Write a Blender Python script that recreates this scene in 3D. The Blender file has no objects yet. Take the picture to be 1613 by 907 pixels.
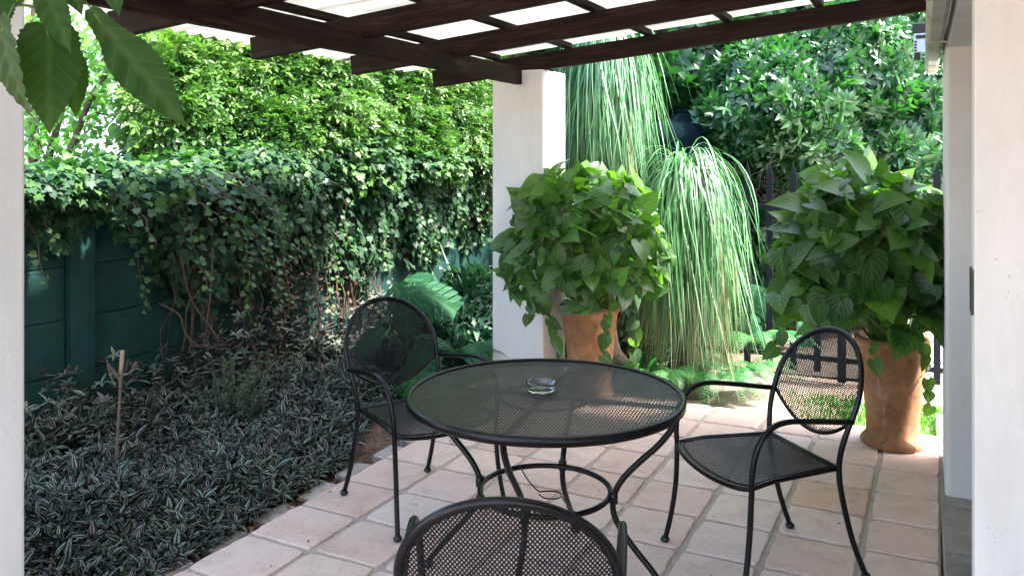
import bpy, math, random
import numpy as np
from mathutils import Vector

# ------------------------------------------------------------------ camera, light
scene = bpy.context.scene
COL = scene.collection
RNG = np.random.default_rng(11)
random.seed(11)
H = 1.65
cam_d = bpy.data.cameras.new("camera")
cam = bpy.data.objects.new("camera", cam_d); COL.objects.link(cam)
cam.location = (0, 0, H)
cam.rotation_euler = (math.radians(90), 0, 0)
cam_d.sensor_width = 36.0
cam_d.lens = 36.0 * 1350 / 1613
cam_d.shift_y = -217.0 / 1613
cam_d.clip_start = 0.05
cam_d.clip_end = 500
scene.camera = cam

SUN_EL, SUN_AZ = 56.0, 107.0           # azimuth measured clockwise from +Y (ahead)
w = bpy.data.worlds.new("World"); scene.world = w
w.use_nodes = True
nt = w.node_tree
bg = nt.nodes['Background']
sky = nt.nodes.new('ShaderNodeTexSky'); sky.sky_type = 'NISHITA'
sky.sun_disc = False
sky.sun_elevation = math.radians(SUN_EL)
sky.sun_rotation = math.radians(SUN_AZ)
sky.air_density = 1.0; sky.dust_density = 3.0; sky.ozone_density = 1.0
nt.links.new(sky.outputs[0], bg.inputs[0])
bg.inputs[1].default_value = 0.15
sd = bpy.data.lights.new("sun", 'SUN'); sd.energy = 3.05; sd.angle = math.radians(3)
sd.color = (1.0, 0.955, 0.885)
so = bpy.data.objects.new("sun", sd); COL.objects.link(so)
az, el = math.radians(SUN_AZ), math.radians(SUN_EL)
sdir = Vector((math.sin(az) * math.cos(el), math.cos(az) * math.cos(el), math.sin(el)))
so.rotation_euler = sdir.to_track_quat('Z', 'Y').to_euler()
so.location = (0, 0, 12)
scene.view_settings.view_transform = 'Standard'
scene.view_settings.look = 'None'
scene.view_settings.exposure = 3.0
scene.view_settings.gamma = 1.0
scene.cycles.max_bounces = 10
scene.cycles.transparent_max_bounces = 16
scene.cycles.diffuse_bounces = 4
scene.cycles.glossy_bounces = 4
scene.cycles.transmission_bounces = 8
scene.cycles.sample_clamp_indirect = 6.0

# ------------------------------------------------------------------ frames
YAW = 0.4619
UX = np.array([math.cos(YAW), -math.sin(YAW)])   # across the patio
VX = np.array([math.sin(YAW), math.cos(YAW)])    # along the patio, away
P0 = np.array([-1.141, 3.681])
def W(a, b, z=0.0):
    p = P0 + a * UX + b * VX
    return (float(p[0]), float(p[1]), z)
def at(px, py, Y):           # measured point of the place, Y metres ahead
    return ((px - 806.5) / 1350 * Y, Y, H - (py - 236.5) / 1350 * Y)
WYAW = math.radians(25.6)
def HW(n, s, z=0.0):         # house wall frame: n to the right, s along it
    return (n * math.cos(WYAW) + s * math.sin(WYAW), -n * math.sin(WYAW) + s * math.cos(WYAW), z)
LD = np.array([0.477, 0.879]); LN = np.array([-0.879, 0.477])
def LW(t, q, z=0.0):         # boundary wall frame: t along it, q outwards
    p = np.array([-2.467, 4.88]) + t * LD + q * LN
    return (float(p[0]), float(p[1]), z)

# ------------------------------------------------------------------ tagging
def tag(o, label=None, cat=None, group=None, kind=None):
    if label: o['label'] = label
    if cat: o['category'] = cat
    if group: o['group'] = group
    if kind: o['kind'] = kind
    return o
def empty(name, loc=(0, 0, 0), rz=0.0, label=None, cat=None, group=None, kind=None):
    o = bpy.data.objects.new(name, None); COL.objects.link(o)
    o.location = loc; o.rotation_euler = (0, 0, rz)
    o.empty_display_size = 0.1
    return tag(o, label, cat, group, kind)
def link(name, me, mat=None, parent=None):
    o = bpy.data.objects.new(name, me); COL.objects.link(o)
    if mat: me.materials.append(mat)
    if parent is not None: o.parent = parent
    return o

# ------------------------------------------------------------------ mesh builder
class MB:
    def __init__(s): s.v = []; s.f = []; s.uv = []; s.smooth = []
    def add(s, verts, faces, smooth=False):
        k = len(s.v); s.v += [tuple(map(float, v)) for v in verts]
        s.f += [tuple(i + k for i in f) for f in faces]; s.smooth += [smooth] * len(faces)
    def box8(s, c):          # 8 corners, bottom ring then top ring
        s.add(c, [(3, 2, 1, 0), (4, 5, 6, 7), (0, 1, 5, 4), (1, 2, 6, 5), (2, 3, 7, 6), (3, 0, 4, 7)])
    def box(s, lo, hi, fr=None):
        (x0, y0, z0), (x1, y1, z1) = lo, hi
        c = [(x0, y0, z0), (x1, y0, z0), (x1, y1, z0), (x0, y1, z0), (x0, y0, z1), (x1, y0, z1), (x1, y1, z1), (x0, y1, z1)]
        if fr: c = [fr(*p) for p in c]
        s.box8(c)
    def tube(s, pts, r, n=8, closed=False, smooth=True, cap=True, sub=0):
        P = [Vector(p) for p in pts]
        R = list(r) if hasattr(r, '__len__') else [r] * len(P)
        if sub:
            Q = []; RR = []; m = len(P)
            rng = range(m) if closed else range(m - 1)
            for i in rng:
                g = (lambda k: P[k % m]) if closed else (lambda k: P[min(max(k, 0), m - 1)])
                h = (lambda k: R[k % m]) if closed else (lambda k: R[min(max(k, 0), m - 1)])
                p0, p1, p2, p3 = g(i - 1), g(i), g(i + 1), g(i + 2)
                for k in range(sub):
                    t = k / sub
                    Q.append(0.5 * ((2 * p1) + (p2 - p0) * t + (2 * p0 - 5 * p1 + 4 * p2 - p3) * t * t + (3 * p1 - p0 - 3 * p2 + p3) * t ** 3))
                    RR.append(h(i) * (1 - t) + h(i + 1) * t)
            if not closed: Q.append(P[-1]); RR.append(R[-1])
            P, R = Q, RR
        m = len(P); verts = []; prev = None
        for i in range(m):
            if closed: d = P[(i + 1) % m] - P[i - 1]
            else: d = P[min(i + 1, m - 1)] - P[max(i - 1, 0)]
            if d.length < 1e-9: d = Vector((0, 0, 1))
            d.normalize()
            if prev is None:
                a = Vector((0, 0, 1)) if abs(d.z) < .9 else Vector((1, 0, 0))
            else: a = prev
            x = a - d * a.dot(d); x.normalize(); y = d.cross(x); prev = x
            for k in range(n):
                an = 2 * math.pi * k / n
                verts.append(P[i] + (x * math.cos(an) + y * math.sin(an)) * R[i])
        faces = []
        for i in range(m if closed else m - 1):
            j = (i + 1) % m
            for k in range(n):
                faces.append((i * n + k, i * n + (k + 1) % n, j * n + (k + 1) % n, j * n + k))
        if not closed and cap:
            faces.append(tuple(range(n - 1, -1, -1))); faces.append(tuple((m - 1) * n + k for k in range(n)))
        s.add(verts, faces, smooth)
    def lathe(s, prof, c=(0, 0, 0), n=48, smooth=True, wob=None, cap=True):
        verts = []; m = len(prof)
        for (r, z) in prof:
            for k in range(n):
                an = 2 * math.pi * k / n
                rr = r * (1 + (wob(an, z) if wob else 0))
                verts.append((c[0] + rr * math.cos(an), c[1] + rr * math.sin(an), c[2] + z))
        faces = [(i * n + k, i * n + (k + 1) % n, (i + 1) * n + (k + 1) % n, (i + 1) * n + k) for i in range(m - 1) for k in range(n)]
        if cap and prof[0][0] > 1e-6: faces.append(tuple(range(n - 1, -1, -1)))
        if cap and prof[-1][0] > 1e-6: faces.append(tuple((m - 1) * n + k for k in range(n)))
        s.add(verts, faces, smooth)
    def build(s, name, mat=None, parent=None, bevel=0, seg=2):
        me = bpy.data.meshes.new(name)
        me.from_pydata(s.v, [], s.f); me.update()
        me.polygons.foreach_set('use_smooth', s.smooth)
        o = link(name, me, mat, parent)
        if bevel:
            b = o.modifiers.new('bevel', 'BEVEL'); b.width = bevel; b.segments = seg; b.limit_method = 'ANGLE'
            b.harden_normals = False
        return o

# ------------------------------------------------------------------ leaf scattering (numpy)
def tpl_leaf(half, fold=0.12, curl=0.15):
    """half = [(t, halfwidth)...] ; spine along +Y, returns verts, faces, uv"""
    v = []; uv = []; f = []
    for (t, wd) in half:
        zc = -curl * t * t
        v += [(-wd, t, zc + fold * wd), (0, t, zc), (wd, t, zc + fold * wd)]
        uv += [(0, t), (.5, t), (1, t)]
    for i in range(len(half) - 1):
        a = 3 * i
        f += [(a, a + 1, a + 4, a + 3), (a + 1, a + 2, a + 5, a + 4)]
    return np.array(v), f, np.array(uv)
def tpl_fan(outline, c=(0, .4), fold=.15, curl=.2):
    pts = [c] + outline
    v = [(x, y, fold * abs(x) - curl * y * y) for x, y in pts]
    uv = [(x + .5, y) for x, y in pts]
    n = len(outline)
    f = [(0, 1 + i, 1 + (i + 1) % n) for i in range(n)]
    return np.array(v), f, np.array(uv)
def tpl_merge(parts):
    """parts = [(tpl, pos, dir, nrm, scale)]"""
    V = []; F = []; U = []; k = 0
    for (tp, pos, d, nn, s) in parts:
        v, f, uv = tp
        d = np.array(d, float); d /= np.linalg.norm(d)
        nn = np.array(nn, float); nn = nn - d * nn.dot(d); nn /= np.linalg.norm(nn)
        x = np.cross(d, nn)
        V.append(np.array(pos) + s * (v[:, :1] * x + v[:, 1:2] * d + v[:, 2:3] * nn))
        F += [tuple(i + k for i in ff) for ff in f]; U.append(uv); k += len(v)
    return np.concatenate(V), F, np.concatenate(U)
def norm(a): return a / (np.linalg.norm(a, axis=-1, keepdims=True) + 1e-9)
class LeafSet:
    def __init__(s): s.V = []; s.LI = []; s.LS = []; s.UV = []; s.R = []; s.k = 0
    def add(s, tp, P, D, N, S, rnd=None):
        v, f, uv = tp
        P = np.asarray(P, float); n = len(P)
        if n == 0: return
        D = norm(np.asarray(D, float)); N = np.asarray(N, float)
        N = norm(N - D * (N * D).sum(1, keepdims=True)); X = np.cross(D, N)
        S = np.broadcast_to(np.asarray(S, float), (n,))[:, None, None]
        V = P[:, None, :] + S * (v[None, :, 0:1] * X[:, None, :] + v[None, :, 1:2] * D[:, None, :] + v[None, :, 2:3] * N[:, None, :])
        m = len(v)
        if rnd is None: rnd = RNG.random(n)
        s.V.append(V.reshape(-1, 3)); s.R.append(np.repeat(rnd, m))
        fl = np.concatenate([np.array(ff) for ff in f]); fs = np.array([len(ff) for ff in f])
        off = (np.arange(n) * m)[:, None] + s.k
        s.LI.append((fl[None, :] + off).reshape(-1)); s.LS.append(np.tile(fs, n))
        s.UV.append(np.tile(uv[fl], (n, 1)))
        s.k += n * m
    def build(s, name, mat, parent=None):
        V = np.concatenate(s.V); LI = np.concatenate(s.LI); LS = np.concatenate(s.LS); UV = np.concatenate(s.UV); R = np.concatenate(s.R)
        me = bpy.data.meshes.new(name)
        me.vertices.add(len(V)); me.vertices.foreach_set('co', V.astype(np.float32).ravel())
        me.loops.add(len(LI)); me.loops.foreach_set('vertex_index', LI.astype(np.int32))
        me.polygons.add(len(LS)); st = np.concatenate([[0], np.cumsum(LS)[:-1]])
        me.polygons.foreach_set('loop_start', st.astype(np.int32))
        me.polygons.foreach_set('use_smooth', np.ones(len(LS), bool))
        u = me.uv_layers.new(name='UVMap'); u.data.foreach_set('uv', UV.astype(np.float32).ravel())
        a = me.attributes.new('rnd', 'FLOAT', 'POINT'); a.data.foreach_set('value', R.astype(np.float32))
        me.update(calc_edges=True); me.validate()
        return link(name, me, mat, parent)
def rv(n, s=1.0): return RNG.normal(0, s, (n, 3))
def clump(P, f=3.0, ph=0.0):
    x, y, z = P[:, 0], P[:, 1], P[:, 2]
    return (np.sin(f * x * 1.7 + ph + 1.3 * np.sin(f * .8 * z)) + np.sin(f * 1.3 * y + 2.1 + ph + np.sin(f * 1.1 * x)) + np.sin(f * 1.9 * z + .7 * ph + 1.1 * np.sin(f * y))) / 3

# ------------------------------------------------------------------ materials
def nodes(name):
    m = bpy.data.materials.new(name); m.use_nodes = True
    t = m.node_tree; b = t.nodes['Principled BSDF']
    return m, t, b
def N(t, kind, **kw):
    n = t.nodes.new(kind)
    for k, v in kw.items():
        if k.startswith('i_'): n.inputs[k[2:].replace('_', ' ')].default_value = v
        else: setattr(n, k, v)
    return n
def ramp(t, fac, stops):
    r = t.nodes.new('ShaderNodeValToRGB'); e = r.color_ramp.elements
    while len(e) < len(stops): e.new(0.5)
    for i, (p, c) in enumerate(stops):
        e[i].position = p; e[i].color = (*c, 1)
    t.links.new(fac, r.inputs[0]); return r
def noisy(name, c1, c2, scale=8, rough=.8, bump=.3, bscale=60, c3=None, detail=6, bdist=.01, coord='Object', spec=.3, metallic=0):
    m, t, b = nodes(name)
    tc = N(t, 'ShaderNodeTexCoord')
    n1 = N(t, 'ShaderNodeTexNoise', i_Scale=scale, i_Detail=detail, i_Roughness=.65)
    t.links.new(tc.outputs[coord], n1.inputs['Vector'])
    st = [(.32, c1), (.68, c2)] if c3 is None else [(.3, c1), (.55, c2), (.75, c3)]
    r = ramp(t, n1.outputs[0], st)
    t.links.new(r.outputs[0], b.inputs['Base Color'])
    b.inputs['Roughness'].default_value = rough
    b.inputs['Specular IOR Level'].default_value = spec
    b.inputs['Metallic'].default_value = metallic
    n2 = N(t, 'ShaderNodeTexNoise', i_Scale=bscale, i_Detail=5)
    t.links.new(tc.outputs[coord], n2.inputs['Vector'])
    bp = N(t, 'ShaderNodeBump', i_Strength=bump, i_Distance=bdist)
    t.links.new(n2.outputs[0], bp.inputs['Height']); t.links.new(bp.outputs[0], b.inputs['Normal'])
    return m
def leafmat(name, cols, rough=.45, trans=.35, tcol=None, stripe=None, spec=.5, vein=None):
    """cols = colour stops over the per leaf random value; stripe -> zebra leaf; vein -> paler centre"""
    m, t, b = nodes(name)
    at_ = N(t, 'ShaderNodeAttribute', attribute_name='rnd')
    r = ramp(t, at_.outputs['Fac'], [(i / (len(cols) - 1) if len(cols) > 1 else 0, c) for i, c in enumerate(cols)])
    col = r.outputs[0]
    uv = N(t, 'ShaderNodeUVMap'); sep = N(t, 'ShaderNodeSeparateXYZ'); t.links.new(uv.outputs[0], sep.inputs[0])
    if stripe:
        rr = ramp(t, sep.outputs[0], stripe)
        mx = N(t, 'ShaderNodeMixRGB', blend_type='MULTIPLY'); mx.inputs[0].default_value = 1
        t.links.new(col, mx.inputs[1]); t.links.new(rr.outputs[0], mx.inputs[2]); col = mx.outputs[0]
    if vein:
        # herringbone side veins and a midrib, in leaf space
        s1 = N(t, 'ShaderNodeMath', operation='SUBTRACT'); s1.inputs[1].default_value = .5; t.links.new(sep.outputs[0], s1.inputs[0])
        ab = N(t, 'ShaderNodeMath', operation='ABSOLUTE'); t.links.new(s1.outputs[0], ab.inputs[0])
        ml = N(t, 'ShaderNodeMath', operation='MULTIPLY_ADD'); ml.inputs[1].default_value = -1.1
        t.links.new(ab.outputs[0], ml.inputs[0]); t.links.new(sep.outputs[1], ml.inputs[2])
        sc = N(t, 'ShaderNodeMath', operation='MULTIPLY'); sc.inputs[1].default_value = vein[1]; t.links.new(ml.outputs[0], sc.inputs[0])
        sn = N(t, 'ShaderNodeMath', operation='SINE'); t.links.new(sc.outputs[0], sn.inputs[0])
        pr = N(t, 'ShaderNodeMapRange'); pr.inputs[1].default_value = vein[3] if len(vein) > 3 else .55; pr.inputs[2].default_value = 1.0; t.links.new(sn.outputs[0], pr.inputs[0])
        mr = N(t, 'ShaderNodeMapRange'); mr.inputs[1].default_value = .05; mr.inputs[2].default_value = .015; t.links.new(ab.outputs[0], mr.inputs[0])
        mxm = N(t, 'ShaderNodeMath', operation='MAXIMUM'); t.links.new(pr.outputs[0], mxm.inputs[0]); t.links.new(mr.outputs[0], mxm.inputs[1])
        fa = N(t, 'ShaderNodeMath', operation='MULTIPLY'); fa.inputs[1].default_value = vein[2]; t.links.new(mxm.outputs[0], fa.inputs[0])
        mx = N(t, 'ShaderNodeMixRGB'); t.links.new(fa.outputs[0], mx.inputs[0]); t.links.new(col, mx.inputs[1]); mx.inputs[2].default_value = (*vein[0], 1)
        col = mx.outputs[0]
    t.links.new(col, b.inputs['Base Color'])
    b.inputs['Roughness'].default_value = rough; b.inputs['Specular IOR Level'].default_value = spec
    if trans > 0:
        tr = N(t, 'ShaderNodeBsdfTranslucent')
        g = N(t, 'ShaderNodeMixRGB', blend_type='MULTIPLY'); g.inputs[0].default_value = 1
        t.links.new(col, g.inputs[1]); g.inputs[2].default_value = (*(tcol or (1.1, 1.9, .5)), 1)
        t.links.new(g.outputs[0], tr.inputs[0])
        ms = N(t, 'ShaderNodeMixShader'); ms.inputs[0].default_value = trans
        t.links.new(b.outputs[0], ms.inputs[1]); t.links.new(tr.outputs[0], ms.inputs[2])
        t.links.new(ms.outputs[0], t.nodes['Material Output'].inputs[0])
    return m

M = {}
def plaster(name, c1, c2, pits=True, flakes=False):
    m, t, b = nodes(name)
    tc = N(t, 'ShaderNodeTexCoord')
    mp = N(t, 'ShaderNodeMapping'); mp.inputs['Scale'].default_value = (1, 1, .35); t.links.new(tc.outputs['Object'], mp.inputs[0])
    n1 = N(t, 'ShaderNodeTexNoise', i_Scale=5, i_Detail=8, i_Roughness=.7); t.links.new(mp.outputs[0], n1.inputs['Vector'])
    r = ramp(t, n1.outputs[0], [(.3, c1), (.7, c2)]); col = r.outputs[0]
    nb = N(t, 'ShaderNodeTexNoise', i_Scale=55, i_Detail=6, i_Roughness=.6); t.links.new(tc.outputs['Object'], nb.inputs['Vector'])
    h = nb.outputs[0]
    if pits:
        mp2 = N(t, 'ShaderNodeMapping'); mp2.inputs['Scale'].default_value = (1, 1, .45); t.links.new(tc.outputs['Object'], mp2.inputs[0])
        v = N(t, 'ShaderNodeTexVoronoi', i_Scale=95); t.links.new(mp2.outputs[0], v.inputs['Vector'])
        msk = N(t, 'ShaderNodeTexNoise', i_Scale=11, i_Detail=3); t.links.new(tc.outputs['Object'], msk.inputs['Vector'])
        mr = N(t, 'ShaderNodeMapRange'); mr.inputs[1].default_value = .5; mr.inputs[2].default_value = .68; mr.inputs[4].default_value = .2
        t.links.new(msk.outputs[0], mr.inputs[0])
        lt = N(t, 'ShaderNodeMath', operation='LESS_THAN'); t.links.new(v.outputs['Distance'], lt.inputs[0]); t.links.new(mr.outputs[0], lt.inputs[1])
        mx = N(t, 'ShaderNodeMixRGB'); fm = N(t, 'ShaderNodeMath', operation='MULTIPLY'); fm.inputs[1].default_value = .45
        t.links.new(lt.outputs[0], fm.inputs[0]); t.links.new(fm.outputs[0], mx.inputs[0]); t.links.new(col, mx.inputs[1]); mx.inputs[2].default_value = (.3, .27, .23, 1); col = mx.outputs[0]
        sb = N(t, 'ShaderNodeMath', operation='SUBTRACT'); t.links.new(nb.outputs[0], sb.inputs[0]); t.links.new(lt.outputs[0], sb.inputs[1]); h = sb.outputs[0]
    t.links.new(col, b.inputs['Base Color']); b.inputs['Roughness'].default_value = .75; b.inputs['Specular IOR Level'].default_value = .25
    bp = N(t, 'ShaderNodeBump', i_Strength=.35, i_Distance=.006); t.links.new(h, bp.inputs['Height']); t.links.new(bp.outputs[0], b.inputs['Normal'])
    return m
M['plaster'] = plaster('white_plaster', (.66, .65, .63), (.80, .79, .77), pits=False)
M['plaster_pit'] = plaster('pitted_plaster', (.64, .61, .57), (.78, .76, .72))
def wood(name):
    m, t, b = nodes(name)
    tc = N(t, 'ShaderNodeTexCoord'); mp = N(t, 'ShaderNodeMapping'); mp.inputs['Scale'].default_value = (1.5, 22, 22)
    t.links.new(tc.outputs['Object'], mp.inputs[0])
    n1 = N(t, 'ShaderNodeTexNoise', i_Scale=3, i_Detail=7, i_Roughness=.6, i_Distortion=.6); t.links.new(mp.outputs[0], n1.inputs['Vector'])
    r = ramp(t, n1.outputs[0], [(.3, (.006, .003, .0025)), (.52, (.016, .0075, .0055)), (.72, (.052, .027, .018))])
    t.links.new(r.outputs[0], b.inputs['Base Color']); b.inputs['Roughness'].default_value = .7; b.inputs['Specular IOR Level'].default_value = .15
    bp = N(t, 'ShaderNodeBump', i_Strength=.5, i_Distance=.004); t.links.new(n1.outputs[0], bp.inputs['Height']); t.links.new(bp.outputs[0], b.inputs['Normal'])
    return m
M['wood'] = wood('dark_stained_wood')
def sheetmat():
    m, t, b = nodes('translucent_roofing')
    tc = N(t, 'ShaderNodeTexCoord'); mp = N(t, 'ShaderNodeMapping', vector_type='TEXTURE'); mp.inputs['Rotation'].default_value = (0, 0, -YAW); mp.inputs['Scale'].default_value = (1.6, .05, 1); t.links.new(tc.outputs['Object'], mp.inputs[0])
    n1 = N(t, 'ShaderNodeTexNoise', i_Scale=1.6, i_Detail=7, i_Roughness=.7); t.links.new(mp.outputs[0], n1.inputs['Vector'])
    r = ramp(t, n1.outputs[0], [(.30, (.30, .28, .24)), (.45, (.43, .43, .40)), (.7, (.55, .56, .53))])
    t.links.new(r.outputs[0], b.inputs['Base Color']); b.inputs['Roughness'].default_value = .4
    tr = N(t, 'ShaderNodeBsdfTranslucent'); t.links.new(r.outputs[0], tr.inputs[0])
    ms = N(t, 'ShaderNodeMixShader'); ms.inputs[0].default_value = .74
    t.links.new(b.outputs[0], ms.inputs[1]); t.links.new(tr.outputs[0], ms.inputs[2]); t.links.new(ms.outputs[0], t.nodes['Material Output'].inputs[0])
    return m
M['sheet'] = sheetmat()
def metal(name, c, rough=.38, spec=.5):
    m, t, b = nodes(name)
    tc = N(t, 'ShaderNodeTexCoord'); n1 = N(t, 'ShaderNodeTexNoise', i_Scale=140, i_Detail=3); t.links.new(tc.outputs['Object'], n1.inputs['Vector'])
    n3 = N(t, 'ShaderNodeTexNoise', i_Scale=9, i_Detail=5); t.links.new(tc.outputs['Object'], n3.inputs['Vector'])
    r = ramp(t, n3.outputs[0], [(.35, tuple(x * .8 for x in c)), (.7, tuple(x * 1.5 for x in c))])
    t.links.new(r.outputs[0], b.inputs['Base Color']); b.inputs['Roughness'].default_value = rough; b.inputs['Specular IOR Level'].default_value = spec
    bp = N(t, 'ShaderNodeBump', i_Strength=.12, i_Distance=.002); t.links.new(n1.outputs[0], bp.inputs['Height']); t.links.new(bp.outputs[0], b.inputs['Normal'])
    return m
M['iron'] = metal('black_painted_steel', (.004, .0038, .005), .30, .32)
M['iron_mesh'] = metal('charcoal_steel_mesh', (.005, .0048, .0055), .45, .22)
M['iron_top'] = metal('sky_lit_steel_mesh', (.034, .030, .030), .45, .35)  # greyer base colour imitates sky light caught by the strands
M['fence'] = metal('blue_black_painted_iron', (.006, .009, .014), .7, .25)
M['green_wall'] = noisy('dark_green_painted_concrete', (.004, .024, .022), (.006, .040, .036), 6, .7, .5, 45, bdist=.006, c3=(.008, .050, .044))
M['soil'] = noisy('dry_garden_soil', (.10, .055, .038), (.20, .12, .085), 30, .95, .9, 40, c3=(.28, .19, .14), bdist=.03)
M['soil2'] = noisy('grey_brown_garden_soil', (.06, .045, .035), (.14, .11, .085), 20, .95, .9, 40, c3=(.2, .165, .13), bdist=.03)
M['sand'] = noisy('sandy_ground', (.30, .22, .17), (.42, .33, .26), 12, .95, .8, 60, c3=(.5, .42, .34), bdist=.02)
M['grout'] = noisy('sandy_grout', (.42, .35, .29), (.54, .46, .39), 14, .95, .6, 90, bdist=.006)
M['slate'] = noisy('slate_stone', (.20, .19, .19), (.34, .31, .28), 7, .55, .8, 22, c3=(.46, .40, .34), bdist=.012)
M['paver'] = noisy('pale_concrete_paver', (.45, .44, .42), (.6, .58, .56), 9, .9, .5, 80)
M['brick'] = noisy('grey_edging_brick', (.36, .31, .28), (.50, .45, .41), 12, .9, .6, 70)
M['bark'] = noisy('grey_bark', (.03, .022, .018), (.09, .07, .055), 14, .9, .8, 30, bdist=.01)
M['vine'] = noisy('dry_vine_stem', (.05, .032, .022), (.13, .09, .065), 20, .9, .6, 60)
M['cutwood'] = noisy('cut_sapling_wood', (.28, .20, .13), (.42, .32, .22), 25, .85, .4, 60)
M['cutbark'] = noisy('grey_brown_sapling_bark', (.12, .085, .06), (.22, .17, .13), 30, .9, .5, 60)
M['trunk'] = noisy('palm_trunk', (.05, .04, .03), (.11, .09, .07), 18, .9, .8, 40)
M['stem'] = noisy('green_leaf_stalk', (.07, .16, .03), (.13, .26, .06), 12, .5, .1, 60)
M['core'] = noisy('dark_shade_core', (.006, .016, .004), (.014, .034, .008), 24, .95, 1.0, 50, bdist=.05)  # dark filler colour standing for the shade between leaves
M['tank'] = noisy('dark_teal_plastic', (.001, .006, .009), (.0015, .009, .012), 3, .85, .05, 20, spec=.05)
M['gutter'] = noisy('weathered_cream_gutter', (.24, .23, .17), (.48, .49, .42), 5, .55, .3, 40, c3=(.60, .62, .55))
M['house'] = noisy('pale_render', (.42, .58, .62), (.48, .64, .68), 2, .8, .1, 40)
M['roof'] = noisy('grey_roof_tiles', (.18, .17, .17), (.26, .25, .24), 10, .9, .4, 30)

def terracotta():
    m, t, b = nodes('weathered_terracotta')
    tc = N(t, 'ShaderNodeTexCoord')
    n1 = N(t, 'ShaderNodeTexNoise', i_Scale=6, i_Detail=8, i_Roughness=.7); t.links.new(tc.outputs['Object'], n1.inputs['Vector'])
    r = ramp(t, n1.outputs[0], [(.3, (.17, .080, .036)), (.5, (.29, .145, .070)), (.75, (.40, .25, .14))])
    mp = N(t, 'ShaderNodeMapping'); mp.inputs['Scale'].default_value = (1, 1, .3); t.links.new(tc.outputs['Object'], mp.inputs[0])
    n2 = N(t, 'ShaderNodeTexNoise', i_Scale=16, i_Detail=7, i_Roughness=.75); t.links.new(mp.outputs[0], n2.inputs['Vector'])
    mr = N(t, 'ShaderNodeMapRange'); mr.inputs[1].default_value = .58; mr.inputs[2].default_value = .75; mr.inputs[4].default_value = .6; t.links.new(n2.outputs[0], mr.inputs[0])
    mx = N(t, 'ShaderNodeMixRGB'); t.links.new(mr.outputs[0], mx.inputs[0]); t.links.new(r.outputs[0], mx.inputs[1]); mx.inputs[2].default_value = (.55, .42, .34, 1)
    n3 = N(t, 'ShaderNodeTexNoise', i_Scale=30, i_Detail=4); t.links.new(tc.outputs['Object'], n3.inputs['Vector'])
    mr3 = N(t, 'ShaderNodeMapRange'); mr3.inputs[1].default_value = .62; mr3.inputs[2].default_value = .7; mr3.inputs[4].default_value = .6; t.links.new(n3.outputs[0], mr3.inputs[0])
    mx3 = N(t, 'ShaderNodeMixRGB'); t.links.new(mr3.outputs[0], mx3.inputs[0]); t.links.new(mx.outputs[0], mx3.inputs[1]); mx3.inputs[2].default_value = (.12, .05, .03, 1)
    t.links.new(mx3.outputs[0], b.inputs['Base Color']); b.inputs['Roughness'].default_value = .85; b.inputs['Specular IOR Level'].default_value = .2
    bp = N(t, 'ShaderNodeBump', i_Strength=.5, i_Distance=.006); t.links.new(n2.outputs[0], bp.inputs['Height']); t.links.new(bp.outputs[0], b.inputs['Normal'])
    return m
M['terracotta'] = terracotta()
def tilemat():
    m, t, b = nodes('pink_clay_tiles')
    at_ = N(t, 'ShaderNodeAttribute', attribute_name='rnd')
    r = ramp(t, at_.outputs['Fac'], [(0, (.70, .505, .42)), (.35, (.78, .585, .495)), (.65, (.80, .635, .55)), (1, (.74, .50, .37))])
    tc = N(t, 'ShaderNodeTexCoord')
    n1 = N(t, 'ShaderNodeTexNoise', i_Scale=4.5, i_Detail=9, i_Roughness=.72, i_Distortion=.5); t.links.new(tc.outputs['Object'], n1.inputs['Vector'])
    r2 = ramp(t, n1.outputs[0], [(.3, (.74, .70, .66)), (.5, (.97, .96, .95)), (.7, (1.0, 1.0, 1.0))])
    mx = N(t, 'ShaderNodeMixRGB', blend_type='MULTIPLY'); mx.inputs[0].default_value = 1
    t.links.new(r.outputs[0], mx.inputs[1]); t.links.new(r2.outputs[0], mx.inputs[2])
    # fine scratches and worn marks
    mu = N(t, 'ShaderNodeTexNoise', i_Scale=9, i_Detail=3, i_Distortion=2.2); t.links.new(tc.outputs['Object'], mu.inputs['Vector'])
    s1 = N(t, 'ShaderNodeMath', operation='SUBTRACT'); s1.inputs[1].default_value = .5; t.links.new(mu.outputs[0], s1.inputs[0])
    ab = N(t, 'ShaderNodeMath', operation='ABSOLUTE'); t.links.new(s1.outputs[0], ab.inputs[0])
    mr = N(t, 'ShaderNodeMapRange'); mr.inputs[1].default_value = .012; mr.inputs[2].default_value = 0; mr.inputs[4].default_value = .45; t.links.new(ab.outputs[0], mr.inputs[0])
    mx2 = N(t, 'ShaderNodeMixRGB'); t.links.new(mr.outputs[0], mx2.inputs[0]); t.links.new(mx.outputs[0], mx2.inputs[1]); mx2.inputs[2].default_value = (.45, .33, .26, 1)
    t.links.new(mx2.outputs[0], b.inputs['Base Color'])
    b.inputs['Roughness'].default_value = .6; b.inputs['Specular IOR Level'].default_value = .3
    n2 = N(t, 'ShaderNodeTexNoise', i_Scale=13, i_Detail=6, i_Roughness=.6); t.links.new(tc.outputs['Object'], n2.inputs['Vector'])
    bp = N(t, 'ShaderNodeBump', i_Strength=.5, i_Distance=.012); t.links.new(n2.outputs[0], bp.inputs['Height']); t.links.new(bp.outputs[0], b.inputs['Normal'])
    return m
M['tile'] = tilemat()
def glass():
    m, t, b = nodes('clear_glass')
    b.inputs['Base Color'].default_value = (.93, .97, .95, 1); b.inputs['Roughness'].default_value = .03
    b.inputs['Transmission Weight'].default_value = 1; b.inputs['IOR'].default_value = 1.5
    return m
M['glass'] = glass()
def plain(name, c, rough=.5):
    m, t, b = nodes(name); b.inputs['Base Color'].default_value = (*c, 1); b.inputs['Roughness'].default_value = rough; return m
M['black'] = plain('black_metal', (.01, .01, .012), .4)
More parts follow.
